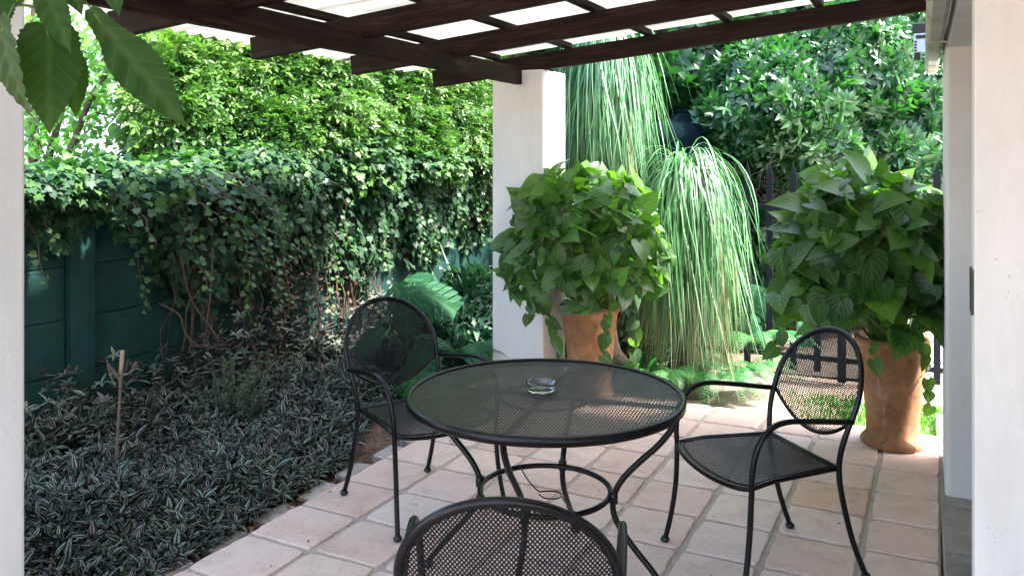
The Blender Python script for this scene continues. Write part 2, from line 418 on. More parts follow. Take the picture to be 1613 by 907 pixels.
M['pale_blue'] = noisy('pale_blue_grey_casing', (.34, .40, .52), (.45, .5, .6), 20, .4, .05, 40)
M['white_plastic'] = noisy('off_white_plastic', (.62, .64, .64), (.72, .73, .72), 10, .4, .05, 40)

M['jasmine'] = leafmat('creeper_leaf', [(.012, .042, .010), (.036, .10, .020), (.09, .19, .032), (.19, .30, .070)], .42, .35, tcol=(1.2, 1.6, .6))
M['ivy'] = leafmat('ivy_leaf', [(.006, .028, .014), (.012, .046, .020), (.020, .070, .024), (.07, .16, .028)], .55, .2, vein=((.06, .14, .07), 30, .3), spec=.35)
M['ivy_young'] = leafmat('young_ivy_leaf', [(.012, .05, .022), (.03, .10, .03), (.10, .22, .04)], .5, .3)
M['laurel'] = leafmat('glossy_shrub_leaf', [(.010, .045, .018), (.022, .085, .030), (.045, .14, .040), (.11, .24, .07)], .28, .25, spec=.8)
M['bigleaf'] = leafmat('broad_tree_leaf', [(.008, .035, .012), (.018, .07, .02), (.04, .13, .03)], .38, .3)
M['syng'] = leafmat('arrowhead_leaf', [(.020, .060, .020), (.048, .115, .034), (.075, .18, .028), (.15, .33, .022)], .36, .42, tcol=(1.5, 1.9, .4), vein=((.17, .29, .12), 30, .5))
M['zebra'] = leafmat('striped_creeper_leaf', [(.22, .22, .22), (.7, .76, .70), (1.1, 1.15, 1.03), (.9, .55, .75)], .5, .05, tcol=(1, .6, .8), spec=.2,
                     stripe=[(0, (.008, .006, .008)), (.14, (.012, .013, .012)), (.22, (.27, .31, .255)), (.36, (.22, .27, .215)), (.42, (.008, .018, .012)), (.58, (.008, .018, .012)), (.64, (.22, .27, .215)), (.78, (.27, .31, .255)), (.86, (.012, .013, .012))])
M['fern'] = leafmat('fern_leaf', [(.02, .10, .035), (.035, .15, .05), (.07, .22, .06)], .5, .3)
M['monstera'] = leafmat('split_leaf', [(.010, .055, .026), (.016, .08, .036), (.024, .105, .042)], .65, .12, spec=.12, tcol=(.9, 1.5, .6), vein=((.10, .22, .08), 26, .25))
M['strap'] = leafmat('strap_leaf', [(.008, .035, .024), (.018, .065, .035), (.035, .11, .045)], .45, .15)
M['pony'] = leafmat('ponytail_blade', [(.035, .13, .045), (.06, .20, .07), (.11, .28, .11), (.26, .43, .26)], .3, .2, tcol=(.9, 1.2, .6), spec=.9)  # palest colour stop imitates whitish highlights on the blades
M['pony_dry'] = leafmat('drying_blade', [(.18, .24, .09), (.30, .27, .15), (.12, .22, .09)], .6, .2, tcol=(1, 1.1, .6))
M['rosemary'] = leafmat('needle_leaf', [(.05, .09, .05), (.10, .15, .09)], .6, .1)
M['grass'] = leafmat('grass_blade', [(.05, .16, .03), (.10, .26, .05), (.16, .32, .06)], .5, .35)
M['treeleaf'] = leafmat('light_tree_leaf', [(.05, .13, .03), (.09, .22, .04), (.16, .32, .06)], .4, .5)
M['hang'] = leafmat('large_hanging_leaf', [(.020, .058, .008), (.028, .075, .010)], .6, .35, tcol=(1.3, 1.5, .5), vein=((.07, .12, .03), 40, .45, .93), spec=.25)
M['litter'] = leafmat('dry_leaf_litter', [(.16, .08, .04), (.30, .17, .08), (.10, .05, .035)], .8, 0)
M['deadvine'] = leafmat('dead_leaf', [(.05, .028, .02), (.10, .06, .045), (.14, .09, .07)], .8, 0)

# ------------------------------------------------------------------ templates
T_small = tpl_leaf([(0, .02), (.3, .22), (.65, .20), (1, .0)], .3, .15)
T_lance = tpl_leaf([(0, .02), (.2, .14), (.5, .19), (.8, .10), (1, .0)], .35, .28)
T_zeb = tpl_leaf([(0, .05), (.2, .16), (.45, .19), (.75, .11), (1, .0)], .5, .22)
T_ivy = tpl_fan([(0, .08), (.22, 0), (.34, .12), (.50, .22), (.34, .42), (.42, .66), (.18, .66), (0, 1.0), (-.18, .66), (-.42, .66), (-.34, .42), (-.50, .22), (-.34, .12), (-.22, 0)], (0, .38), .12, .18)
T_big0 = tpl_leaf([(0, .03), (.2, .22), (.5, .30), (.8, .18), (1, .0)], .2, .2)
T_blade = tpl_leaf([(0, .012), (.4, .012), (.8, .008), (1, 0)], .3, .4)
T_syng = tpl_leaf([(-.24, .17), (-.13, .34), (.02, .43), (.18, .44), (.38, .385), (.58, .28), (.78, .14), (.9, .05), (1, .0)], .20, .25)
# give the arrowhead its notch: spine of the first rows pulled forward
_v, _f, _u = T_syng; _v = _v.copy(); _v[1] = (0, .0, -.0); _v[4] = (0, .03, 0); T_syng = (_v, _f, _u)
def sprig(n, tp, ln, spread=.9, seed=0):
    r = random.Random(seed); parts = []
    for i in range(n):
        y = .15 + .7 * i / n
        s = 1 if i % 2 else -1
        parts.append((tp, (0, y * ln * .0 + y, 0), (s * spread, .6 + r.uniform(-.2, .3), r.uniform(-.1, .5)), (r.uniform(-.2, .2), -.1, 1), ln * r.uniform(.8, 1.1)))
    parts.append((tp, (0, .85, 0), (r.uniform(-.2, .2), 1, 0), (0, 0, 1), ln))
    return tpl_merge(parts)
T_jas = sprig(6, T_small, .42, seed=3)
T_jas2 = sprig(5, T_small, .5, seed=5)
def whorl(n, tp, rise=.35, seed=0, jit=.3):
    r = random.Random(seed); parts = []
    for i in range(n):
        a = 2 * math.pi * i / n + r.uniform(-jit, jit)
        e = rise + r.uniform(-.25, .35)
        # spine axis +Y of the sprig is its stem
        parts.append((tp, (0, r.uniform(-.25, .05), 0), (math.cos(a), e, math.sin(a)), (-math.cos(a) * e, 1, -math.sin(a) * e), r.uniform(.75, 1.1)))
    return tpl_merge(parts)
T_zsp = [whorl(5, T_zeb, .35, s, .35) for s in range(4)]
T_lau = [whorl(7, T_lance, .25, s + 10, .4) for s in range(4)]

# ------------------------------------------------------------------ the ground
def sheet(name, pts, z, mat, kind='structure', parent=None):
    mb = MB(); mb.add([(p[0], p[1], z) for p in pts], [tuple(range(len(pts)))])
    o = mb.build(name, mat, parent); tag(o, kind=kind); return o
mb = MB(); mb.add([(-150, -150, -.06), (150, -150, -.06), (150, 200, -.06), (-150, 200, -.06)], [(0, 1, 2, 3)])
tag(mb.build('ground', M['sand']), kind='structure')
# soil bed with a gentle uneven surface
def bed(name, x0, x1, y0, y1, nx, ny, zf, mat):
    v = []; f = []
    for j in range(ny + 1):
        for i in range(nx + 1):
            a = x0 + (x1 - x0) * i / nx; b = y0 + (y1 - y0) * j / ny
            v.append(W(a, b, zf(a, b)))
    for j in range(ny):
        for i in range(nx):
            k = j * (nx + 1) + i; f.append((k, k + 1, k + nx + 2, k + nx + 1))
    mb = MB(); mb.add(v, f, True); return tag(mb.build(name, mat), kind='structure')
bed('soil_bed', -2.9, -.003, -4.5, 7.0, 60, 160, lambda a, b: -.045 + .012 * math.sin(9 * a + 3 * b) + .010 * math.sin(17 * b + 5 * a), M['soil'])
bed('shaded_soil', -.5, 5.5, 3.95, 9, 50, 50, lambda a, b: -.03 + .010 * math.sin(6 * a + 5 * b), M['soil2'])
bed('sandy_soil', .35, 5.5, 2.75, 3.95, 60, 20, lambda a, b: -.045 + .010 * math.sin(6 * a + 5 * b) + .008 * math.sin(13 * b - 7 * a), M['sand'])

# patio: irregular hand cut clay tiles over a grout slab
T = .34
mb = MB(); mb.box((-.0, -4.2, -.12), (2.67, 2.72, -.004), W); tag(mb.build('patio_base', M['grout']), kind='structure')
v = []; f = []; rn = []
rr = random.Random(5)
colw = [rr.uniform(-.012, .012) for _ in range(9)]
for i in range(8):
    for j in range(-12, 8):
        g = .011
        a0 = i * T + g + (colw[i] if i else -.009); a1 = (i + 1) * T - g + colw[i + 1]
        if i == 7: a1 = 2.665
        b0 = j * T + g * .7 + rr.uniform(-.004, .004); b1 = (j + 1) * T - g * .7 + rr.uniform(-.004, .004)
        if j == 7: b1 = 2.722
        skew = rr.uniform(-.004, .004)
        ring = []
        K = 9
        for e in range(4):
            for k in range(K):
                t_ = k / K
                if e == 0: p = (a0 + (a1 - a0) * t_, b0)
                elif e == 1: p = (a1, b0 + (b1 - b0) * t_)
                elif e == 2: p = (a1 - (a1 - a0) * t_, b1)
                else: p = (a0, b1 - (b1 - b0) * t_)
                d = rr.gauss(0, .0018)
                c = 0.006 if k == 0 else 0
                ca, cb = (a0 + a1) / 2, (b0 + b1) / 2
                q = 1 - (abs(d) * 2 + c) / .17
                pa = ca + (p[0] - ca) * q; pb = cb + (p[1] - cb) * q + skew * (pa - ca) / .17
                ring.append((pa, pb))
        z = rr.uniform(.000, .003)
        rnd = rr.random() * .8
        if i >= 5 and j < 7: rnd = .55 + rr.random() * .45
        k0 = len(v)
        ca, cb = (a0 + a1) / 2, (b0 + b1) / 2
        for (pa, pb) in ring: v.append(W(pa, pb, -.006))
        for (pa, pb) in ring: v.append(W(pa, pb, z + .0025))
        for (pa, pb) in ring: v.append(W(ca + (pa - ca) * .965, cb + (pb - cb) * .965, z + .006))
        n = len(ring)
        for k in range(n):
            k2 = (k + 1) % n
            f.append((k0 + k, k0 + k2, k0 + n + k2, k0 + n + k))
            f.append((k0 + n + k, k0 + n + k2, k0 + 2 * n + k2, k0 + 2 * n + k))
        f.append(tuple(k0 + 2 * n + k for k in range(n)))
        rn += [rnd] * (3 * n)
me = bpy.data.meshes.new('patio'); me.from_pydata(v, [], f); me.update()
a_ = me.attributes.new('rnd', 'FLOAT', 'POINT'); a_.data.foreach_set('value', rn)
tag(link('patio', me, M['tile']), kind='structure')
# slate threshold
mb = MB(); mb.box((.075, .5, -.12), (1.6, 6.0, -.002), HW); tag(mb.build('threshold_base', M['grout']), kind='structure')
v = []
mb = MB(); rs = random.Random(3); s = 1.0
while s < 5.6:
    l = rs.uniform(.28, .5); n_ = .082
    while n_ < 1.0:
        wd = rs.uniform(.25, .45)
        mb.box((n_, s, -.02), (n_ + wd, s + l, .008 + rs.uniform(0, .004)), HW); n_ += wd + .012
    s += l + .012
tag(mb.build('slate_threshold', M['slate'], bevel=.004), kind='structure')
# concrete paving beyond the lawn
mb = MB(); rs = random.Random(9)
for i in range(7):
    for j in range(8):
        mb.box((2.35 + i * .42, 3.45 + j * .42, -.05), (2.35 + i * .42 + .38, 3.45 + j * .42 + .38, -.012 + rs.uniform(0, .006)), W)
tag(mb.build('paving', M['paver'], bevel=.01), kind='structure')

# ------------------------------------------------------------------ house on the right
house = empty('house', HW(.3, 3.5), 0, 'cream plastered house corner with pitted wall, doorway lintel and slate threshold at the right edge', 'house')
inv = Vector(house.location)
def off(fr): return lambda x, y, z: tuple(np.array(fr(x, y, z)) - np.array(inv))
mb = MB(); mb.box((.115, 2.4, -.05), (2.4, 2.52, 2.40), off(HW)); mb.build('wall', M['plaster_pit'], house, .004)
mb = MB(); mb.box((.097, 4.56, -.05), (.62, 5.16, 2.40), off(HW)); mb.build('column', M['plaster'], house, .022, 4)
mb = MB(); mb.box((.103, 2.523, 2.137), (.60, 4.557, 2.395), off(HW)); mb.build('lintel', M['plaster'], house, .01)
mb = MB(); mb.box((.109, 2.415, H - .30), (.1149, 2.505, H - .41), off(HW)); mb.build('latch_plate', M['black'], house)
mb = MB(); mb.box((.621, 4.7, -.05), (3.2, 5.05, 2.395), off(HW)); mb.build('wall', M['plaster'], house, .01)

mb = MB(); mb.box((.12, -2.5, 2.402), (4.6, 5.1, 2.56), off(HW)); mb.build('roof', M['roof'], house, .01)  # unseen slab, added and sized to keep sun off the patio
mb = MB(); mb.box((3.22, -2.0, -.05), (3.4, 5.05, 2.40), off(HW)); mb.build('wall', M['plaster'], house, .01)  # unseen wall, added to block sun through the doorway
# gutter
g = empty('gutter', HW(.05, 4.3, 2.2), 0, 'weathered cream box gutter running under the eave of the right-hand wall', 'gutter')
def goff(x, y, z): return tuple(np.array(HW(x, y, z)) - np.array(g.location))
mb = MB()
prof = [(.014, .105), (.012, .06), (.016, .02), (.030, .0), (.070, .0), (.086, .018), (.0925, .06), (.0925, .105), (.0885, .105), (.0885, .06), (.082, .022), (.068, .004), (.032, .004), (.020, .024), (.016, .06), (.018, .105)]
n = len(prof); vv = []
for s_ in (1.2, 6.05):
    for (x_, z_) in prof: vv.append(goff(x_, s_, 2.128 + z_))
mb.add(vv, [(i, (i + 1) % n, n + (i + 1) % n, n + i) for i in range(n)] + [tuple(range(n - 1, -1, -1)), tuple(range(n, 2 * n))])
mb.build('trough', M['gutter'], g)
mb = MB(); vv = []
pr = prof[:8]
for s_ in (6.051, 6.058):
    for (x_, z_) in pr: vv.append(goff(x_, s_, 2.128 + z_))
mb.add(vv, [(i, (i + 1) % 8, 8 + (i + 1) % 8, 8 + i) for i in range(8)] + [tuple(range(7, -1, -1)), tuple(range(8, 16))]); mb.build('end_cap', M['gutter'], g)
for s_ in (3.0, 4.2, 5.4):
    mb = MB(); mb.box((.008, s_, 2.122), (.0965, s_ + .025, 2.127), goff); mb.build('bracket', M['gutter'], g)
# small casing beside the gutter end
lx = at(1450, 62, 5.3)
dv = empty('gutter_box', (lx[0], lx[1], lx[2]), -WYAW, 'small pale blue-grey casing with dark cap hanging beside the gutter end', 'outdoor lamp')
mb = MB(); mb.box((-.04, -.03, -.085), (.045, .05, .035)); mb.build('casing', M['pale_blue'], dv, .006)
mb = MB(); mb.box((-.045, -.035, .036), (.05, .055, .095)); mb.build('cap', M['black'], dv, .004)
mb = MB(); mb.box((-.025, -.034, .0), (.03, -.0305, .022)); mb.build('window', M['black'], dv)
mb = MB(); mb.box((-.035, -.02, -.13), (.0, .04, -.0855)); mb.build('socket', M['black'], dv, .004)
mb = MB()
for k in range(4): mb.box((-.0345, -.033, -.078 + k * .018), (-.020, -.0305, -.068 + k * .018))
mb.build('vent', M['black'], dv)

# columns
c1 = MB(); c1.box((-.03, 2.32, -.06), (.345, 2.70, 2.178), W)
o = c1.build('white_column', M['plaster'], None, .012, 3); tag(o, 'square white plastered column at the far patio corner beside the potted plant', 'column')
c2 = MB(); c2.box((-.03, -1.60, -.06), (.345, -1.225, 2.19), W)
o = c2.build('white_pillar', M['plaster'], None, .012, 3); tag(o, 'white plastered pillar at the left edge behind the large hanging leaves', 'pillar')

# ------------------------------------------------------------------ pergola
pg = empty('pergola', W(1.2, .8, 0), 0, 'dark brown timber pergola carrying a translucent corrugated roof over the patio', 'pergola')
def poff(a, b, z): return tuple(np.array(W(a, b, z)) - np.array(pg.location))
SL = .0998
def plz(b): return 2.083 + (2.32 - b) * .0139
def beam(name, p, q, wd, ht, fr_dir, mat=M['wood'], parent=pg):
    """box beam along its own X axis so that the wood grain follows it"""
    p = Vector(p); q = Vector(q); L = (q - p).length; d = (q - p).normalized()
    side = Vector((0, 0, 1)).cross(d).normalized(); up = d.cross(side)
    mb = MB(); mb.box((0, -wd / 2, 0), (L, wd / 2, ht))
    # slightly uneven sawn edges
    o = mb.build(name, mat, parent, .004)
    from mathutils import Matrix
    o.matrix_local = Matrix(((d.x, side.x, up.x, p.x), (d.y, side.y, up.y, p.y), (d.z, side.z, up.z, p.z), (0, 0, 0, 1)))
    return o
beam('plate_beam', poff(.17, 2.318, plz(2.32)), poff(.17, -3.4, plz(-3.4)), .05, .111, None)
RB = [2.385, 1.45, .604, -.246, -1.10, -1.95]
def rz(a, b): return 2.0896 + (2.36 - b) * .0139 + (a + .521) * SL + .003
for b_ in RB:
    beam('rafter', poff(-.521, b_, rz(-.521, b_)), poff(2.62, b_, rz(2.62, b_)), .05, .115, None)
BA = [-.46, -.03, .494, 1.033, 1.531, 2.05, 2.57]
for a_i in BA:
    for k in range(1):
        z = .119
        beam('batten', poff(a_i, 2.40, rz(a_i, 2.40) + z), poff(a_i, -2.6, rz(a_i, -2.6) + z), .05, .036, None)
# corrugated sheets
def corr(b0, b1, lift, a0=-.84, a1=3.1):
    v = []; f = []; pitch = .10; amp = .017
    nb = int((b1 - b0) / pitch * 10); na = 10
    for j in range(nb + 1):
        b_ = b0 + (b1 - b0) * j / nb
        for i in range(na + 1):
            a_ = a0 + (a1 - a0) * i / na
            ph = 2 * math.pi * b_ / pitch
            z = rz(a_, b_) + .119 + .036 + .020 + amp * math.sin(ph) + lift + .002 * math.sin(7 * a_ + b_ * 3)
            v.append(poff(a_, b_, z))
    for j in range(nb):
        for i in range(na):
            k = j * (na + 1) + i; f.append((k, k + na + 1, k + na + 2, k + 1))
    n0 = len(v); v += [(x, y, z + .0015) for x, y, z in v]
    f += [tuple(n0 + q for q in reversed(ff)) for ff in f]
    mb = MB(); mb.add(v, f, True); mb.build('roof_sheet', M['sheet'], pg)
bb = 2.53; k = 0
while bb > -2.6:
    corr(bb - .76 - .076, bb, .0035 * (k % 2) + .001, a1=2.80 if k == 0 else 3.1); bb -= .76; k += 1

# ------------------------------------------------------------------ boundary wall
bw = empty('boundary_wall', LW(2, 0), 0, 'dark green precast concrete panel wall along the planting bed, half hidden by ivy', 'wall')
def loff(t, q, z): return tuple(np.array(LW(t, q, z)) - np.array(bw.location))
PT = [-1.75, 0, 1.75, 3.5, 5.25, 7.0]
for t_ in PT:
    mb = MB(); mb.box((t_ - .075, -.045, -.1), (t_ + .075, .10, 1.48), loff); mb.build('post', M['green_wall'], bw, .006)
for a_, b_ in zip(PT[:-1], PT[1:]):
    for k in range(6):
        z0 = -.205 + .3 * k; zh = .2995 if k < 5 else .155
        mb = MB(); mb.box((a_ + .077, .0 + (.004 if k % 2 else 0), z0 + .0005), (b_ - .077, .05, z0 + zh), loff)
        mb.build('panel', M['green_wall'], bw, .009)
mb = MB(); mb.box((-1.7, .053, -.1), (7.0, .06, 1.445), loff); mb.build('backing', M['green_wall'], bw)  # slab added behind the panels to stop light seeping through joints

# ------------------------------------------------------------------ kerb bricks
kb = None
for i in range(13):
    b_ = -1.55 + i * .30 + random.uniform(-.015, .015)
    a_ = -.065 + random.uniform(-.012, .01)
    mb = MB(); mb.box((-.045, -.10, -.05), (.045, .10, .0))
    wx = W(a_, b_, -.012)
    o = mb.build('edging_brick', M['brick'], None, .006)
    o.location = wx; o.rotation_euler = (random.uniform(-.03, .03), random.uniform(-.05, .05), -YAW + random.uniform(-.05, .05))
    tag(o, 'grey edging brick set in soil along the left edge of the tiled patio', 'brick', 'edging bricks along the patio')

# ------------------------------------------------------------------ furniture
def clip_line(inside, p, d, lo, hi, step=.002):
    """intervals of the line p + t d that are inside the shape"""
    out = []; t = lo; on = None
    while t <= hi:
        ins = inside(p[0] + d[0] * t, p[1] + d[1] * t)
        if ins and on is None: on = t
        if not ins and on is not None:
            if t - on > .004: out.append((on, t))
            on = None
        t += step
    if on is not None: out.append((on, hi))
    return out
def expanded(inside, ext, px, py, wdt, th, fmap, nmap, seg=None):
    """diamond mesh of flat strands; px, py = diamond width and height"""
    mb = MB()
    x0, x1, y0, y1 = ext
    L = math.hypot(px, py)
    for sg in (1, -1):
        d = (px / L, sg * py / L)
        # lines spaced px apart along x at y = y0
        span = (y1 - y0) * px / py
        lo_x = x0 - (span if sg == 1 else 0); hi_x = x1 + (0 if sg == 1 else span)
        base_y = y0 if sg == 1 else y0
        n = int((hi_x - lo_x) / px) + 1
        for i in range(n):
            bx = lo_x + i * px
            dd = (d[0], d[1]) if sg == 1 else (-d[0], -d[1])
            for (ta, tb) in clip_line(inside, (bx, base_y), dd, 0, (y1 - y0) * L / py):
                m = 1 if seg is None else max(1, int((tb - ta) / seg))
                ring = []
                for k in range(m + 1):
                    t = ta + (tb - ta) * k / m
                    x = bx + dd[0] * t; y = base_y + dd[1] * t
                    nx, ny = -dd[1] * wdt / 2, dd[0] * wdt / 2
                    c1 = Vector(fmap(x + nx, y + ny)); c2 = Vector(fmap(x - nx, y - ny)); nn = Vector(nmap(x, y)) * (th / 2)
                    o_ = nn * (.35 * sg)
                    ring.append((c1 - nn + o_, c2 - nn + o_, c2 + nn + o_, c1 + nn + o_))
                vs = [q for r_ in ring for q in r_]; fs = []
                for k in range(m):
                    a = 4 * k
                    for e in range(4): fs.append((a + e, a + (e + 1) % 4, a + 4 + (e + 1) % 4, a + 4 + e))
                mb.add(vs, fs)
    return mb

# --- table
tc = (.125, 3.24)
tb = empty('garden_table', (tc[0], tc[1], 0), math.radians(-18), 'round black steel mesh table with curved legs in the middle of the patio', 'table')
R = .5246
mb = MB()
ins = lambda x, y: x * x + y * y < (R - .012) ** 2
ca, sa = math.cos(math.radians(18)), math.sin(math.radians(18))
rot = lambda x, y: (x * ca - y * sa, x * sa + y * ca, .722)
mb = expanded(ins, (-R, R, -R, R), .0125, .034, .0068, .0016, rot, lambda x, y: (0, 0, 1))
mb.build('mesh_top', M['iron_top'], tb)
mb = MB()
mb.lathe([(R - .022, .7285), (R - .018, .7315), (R - .006, .7315), (R, .727), (R + .001, .715), (R, .703), (R - .005, .6985), (R - .010, .6985), (R - .0105, .716), (R - .022, .7175), (R - .022, .7285)], n=128, cap=False)
o = mb.build('rim', M['iron'], tb)
LP = [(.50, .705), (.485, .655), (.43, .578), (.36, .508), (.295, .435), (.262, .365), (.268, .290), (.325, .205), (.405, .115), (.478, .022)]
for k in range(4):
    an = math.radians(90 * k)
    mb = MB(); mb.tube([(r * math.cos(an), r * math.sin(an), z) for r, z in LP], .0115, 12, sub=5)
    lg = mb.build('leg', M['iron'], tb)
    mb = MB(); mb.lathe([(0, 0), (.016, .001), (.021, .008), (.021, .014), (.015, .021), (.011, .024)], (.480 * math.cos(an), .480 * math.sin(an), 0), 20); mb.build('foot', M['black'], lg)
    mb = MB(); mb.lathe([(.015, -.019), (.0165, -.017), (.0165, .017), (.015, .019)], (.262 * math.cos(an), .262 * math.sin(an), .362), 16)
    mb.build('clip', M['iron'], lg)
    mb = MB(); mb.box((.04, -.011, .709), (.505, .011, .7195), lambda x, y, z: (x * math.cos(an) - y * math.sin(an), x * math.sin(an) + y * math.cos(an), z))
    mb.build('support_bar', M['iron'], tb)
mb = MB(); mb.tube([(.246 * math.cos(a), .246 * math.sin(a), .362) for a in np.linspace(0, 2 * math.pi, 72, endpoint=False)], .0105, 10, closed=True); mb.build('lower_ring', M['iron'], tb)
mb = MB(); mb.tube([(.17 * math.cos(a), .17 * math.sin(a), .7105) for a in np.linspace(0, 2 * math.pi, 48, endpoint=False)], .006, 8, closed=True); mb.build('support_ring', M['iron'], tb)
mb = MB(); mb.lathe([(.022, .705), (.045, .705), (.045, .7195), (.022, .7195), (.022, .705)], n=32, cap=False); mb.build('umbrella_collar', M['iron'], tb)
mb = MB(); wl = [(-.16, .185, .368), (-.10, .11, .345), (-.04, .045, .335), (-.015, .05, .335), (.03, .06, .335), (.055, .035, .334), (.045, .0, .333), (.0, -.01, .334), (-.03, .02, .334)]
mb.tube(wl, .0028, 6, sub=5)
mb.tube([(.055, .035, .334), (.075, -.02, .345), (.13, -.13, .36), (.165, -.18, .368)], .0028, 6, sub=5); mb.build('wire_brace', M['iron'], tb)

# --- ashtray
ar = (at(852, 617, 3.22)[0], 3.27)
mb = MB()
def wob(an, z): return 0
mb.lathe([(0, .0), (.045, .0), (.051, .003), (.053, .012), (.053, .026), (.057, .030), (.057, .036), (.053, .040), (.047, .040), (.044, .034), (.042, .014), (.036, .009), (0, .008)], n=48)
o = mb.build('ashtray', M['glass']); o.location = (ar[0], ar[1], .7245)
tag(o, 'round clear glass ashtray standing on the black mesh table', 'ashtray')

# --- chairs
def by(x, z): return -.232 - .34 * (z - .58) - .035 * (1 - min(1, (x / .255) ** 2))
HWD = .250
def in_back(x, z):
    if z > .67: return (x / HWD) ** 2 + ((z - .67) / .232) ** 2 < .97
    e = x / HWD
    if abs(e) >= .985: return False
    return z > .505 + .115 * e * e * (1.0) + .0 if z < .67 else True
def make_chair():
    t = empty('armchair', (0, 0, 0), 0)
    # back hoop continuing from the rear legs
    def rear(s): return [(s * .235, -.315, .018), (s * .228, -.262, .15), (s * .224, -.222, .30), (s * .222, -.205, .40), (s * .226, -.206, .48), (s * .238, -.222, .56), (s * .248, -.252, .64)]
    hoop = []
    for k in range(1, 24):
        an = math.pi * k / 24
        x = HWD * math.cos(an); z = .67 + .232 * math.sin(an)
        hoop.append((x, by(x, z), z))
    pts = rear(1) + hoop + rear(-1)[::-1]
    mb = MB(); mb.tube(pts, .0112, 12, sub=3); mb.build('back_frame', M['iron'], t)
    arc = [(x, by(x, z) - .003, z) for x, z in [(HWD * e, .507 + .112 * e * e) for e in np.linspace(-.98, .98, 19)]]
    mb = MB(); mb.tube(arc, .0075, 10); mb.build('lower_rail', M['iron'], t)
    mb = expanded(in_back, (-.25, .25, .50, .905), .0104, .0135, .0034, .0014, lambda x, z: (x, by(x, z), z), lambda x, z: (0, -.95, .3), seg=.03)
    mb.build('backrest', M['iron_mesh'], t)
    # flat inner lip around the mesh
    lip = [(x * .955, by(x * .955, zz), zz) for x, zz in [(HWD * math.cos(math.pi * k / 40), .67 + .222 * math.sin(math.pi * k / 40)) for k in range(41)]]
    mb = MB(); mb.tube(lip, .004, 6); mb.build('back_lip', M['iron'], t)
    for s in (1, -1):
        arm = [(s * .249, -.245, .612), (s * .258, -.17, .622), (s * .270, -.05, .640), (s * .279, .07, .652), (s * .282, .145, .632), (s * .281, .195, .57), (s * .277, .215, .48), (s * .272, .215, .40), (s * .270, .222, .25), (s * .276, .240, .12), (s * .285, .262, .018)]
        mb = MB(); mb.tube(arm, .0108, 12, sub=5); a_ = mb.build('arm', M['iron'], t)
        mb = MB(); mb.lathe([(0, 0), (.014, .001), (.019, .008), (.019, .014), (.013, .022), (.0105, .026)], (s * .286, .264, 0), 18); mb.build('foot', M['black'], a_)
        mb = MB(); mb.lathe([(0, 0), (.014, .001), (.019, .008), (.019, .014), (.013, .022), (.0105, .026)], (s * .236, -.317, 0), 18); mb.build('foot', M['black'], t)
    # seat
    zs = .432
    fr = [(-.215, -.205), (.215, -.205)] + [(.215 + (.263 - .215) * k / 4, -.205 + .41 * k / 4) for k in range(1, 5)]
    front = [(.263 * math.cos(math.pi * k / 16), .205 + .055 * math.sin(math.pi * k / 16)) for k in range(1, 16)]
    left = [(-.263 + (.263 - .215) * k / 4, .205 - .41 * k / 4) for k in range(0, 4)]
    out = fr + front + left
    def sz(x, y): return zs - .028 * max(0, (y - .10) / .16) ** 2 - .008 * (1 - (x / .26) ** 2)
    mb = MB(); mb.tube([(x, y, sz(x, y)) for x, y in out], .0092, 10, closed=True); mb.build('seat_frame', M['iron'], t)
    def in_seat(x, y):
        if y < -.20: return False
        hw = .215 + .048 * (y + .205) / .41 - .006
        if abs(x) > hw: return False
        return y < .205 + .055 * math.sqrt(max(0, 1 - (x / .263) ** 2)) - .006
    mb = expanded(in_seat, (-.262, .262, -.205, .262), .0104, .0135, .0032, .0014, lambda x, y: (x, y, sz(x, y) + .002), lambda x, y: (0, 0, 1), seg=.05)
    mb.build('seat', M['iron_top'], t)
    mb = MB(); q = [(x * .93, y * .93, sz(x * .93, y * .93) + .004) for x, y in out]; mb.tube(q, .0035, 6, closed=True); mb.build('seat_lip', M['iron'], t)
    return t
ch = make_chair()
def copy_tree(o, parent=None):
    c = o.copy(); COL.objects.link(c)
    if parent is not None: c.parent = parent
    for k in list(o.children): copy_tree(k, c)
    return c
def face(d): return math.atan2(d[1], d[0]) - math.pi / 2
specs = [((-.42, 3.99), face((.62, -.785)), 'black mesh armchair beside the planting bed, left of the round table'),
         ((.983, 3.413), face((-.95, -.31)), 'black mesh armchair right of the round table, in front of the terracotta pot'),
         ((.008, 2.185), face((.06, 1)), 'black mesh armchair in the foreground seen from behind, cut by the bottom edge')]
chairs = [ch] + [copy_tree(ch) for _ in specs[1:]]
for c, (p, r, l) in zip(chairs, specs):
    c.location = (p[0], p[1], .0065); c.rotation_euler = (0, 0, r)
    tag(c, l, 'chair', 'black mesh armchairs round the table')
tb.location.z = .0065; bpy.data.objects['ashtray'].location.z += .0065

# ------------------------------------------------------------------ pots with arrowhead plants
def pot(loc, sc, label):
    t = empty('terracotta_pot', loc, 0, label, 'pot', 'terracotta pots on the patio')
    wb = lambda an, z: .006 * math.sin(3 * an + 9 * z) + .004 * math.sin(5 * an + 2)
    prof = [(0, 0), (.150, 0), (.166, .008), (.172, .024), (.166, .040), (.148, .056), (.140, .075), (.139, .11), (.145, .2), (.155, .3), (.166, .4), (.178, .5), (.187, .57), (.196, .575), (.204, .585), (.205, .605), (.197, .617), (.180, .617), (.172, .60), (.165, .55)]
    mb = MB(); mb.lathe([(r * sc, z * sc) for r, z in prof], n=64, wob=wb); mb.build('vessel', M['terracotta'], t)
    mb = MB(); mb.lathe([(0, .56 * sc), (.166 * sc, .555 * sc)], n=32); mb.build('soil', M['soil'], t)
    return t
POT1 = W(.585, 2.545, .006); POT2 = (2.13, 4.80, .006)
pot(POT1, 1.0, 'terracotta pot holding a leafy plant beside the white column')
pot(POT2, .98, 'terracotta pot with round foot near the right-hand house wall')

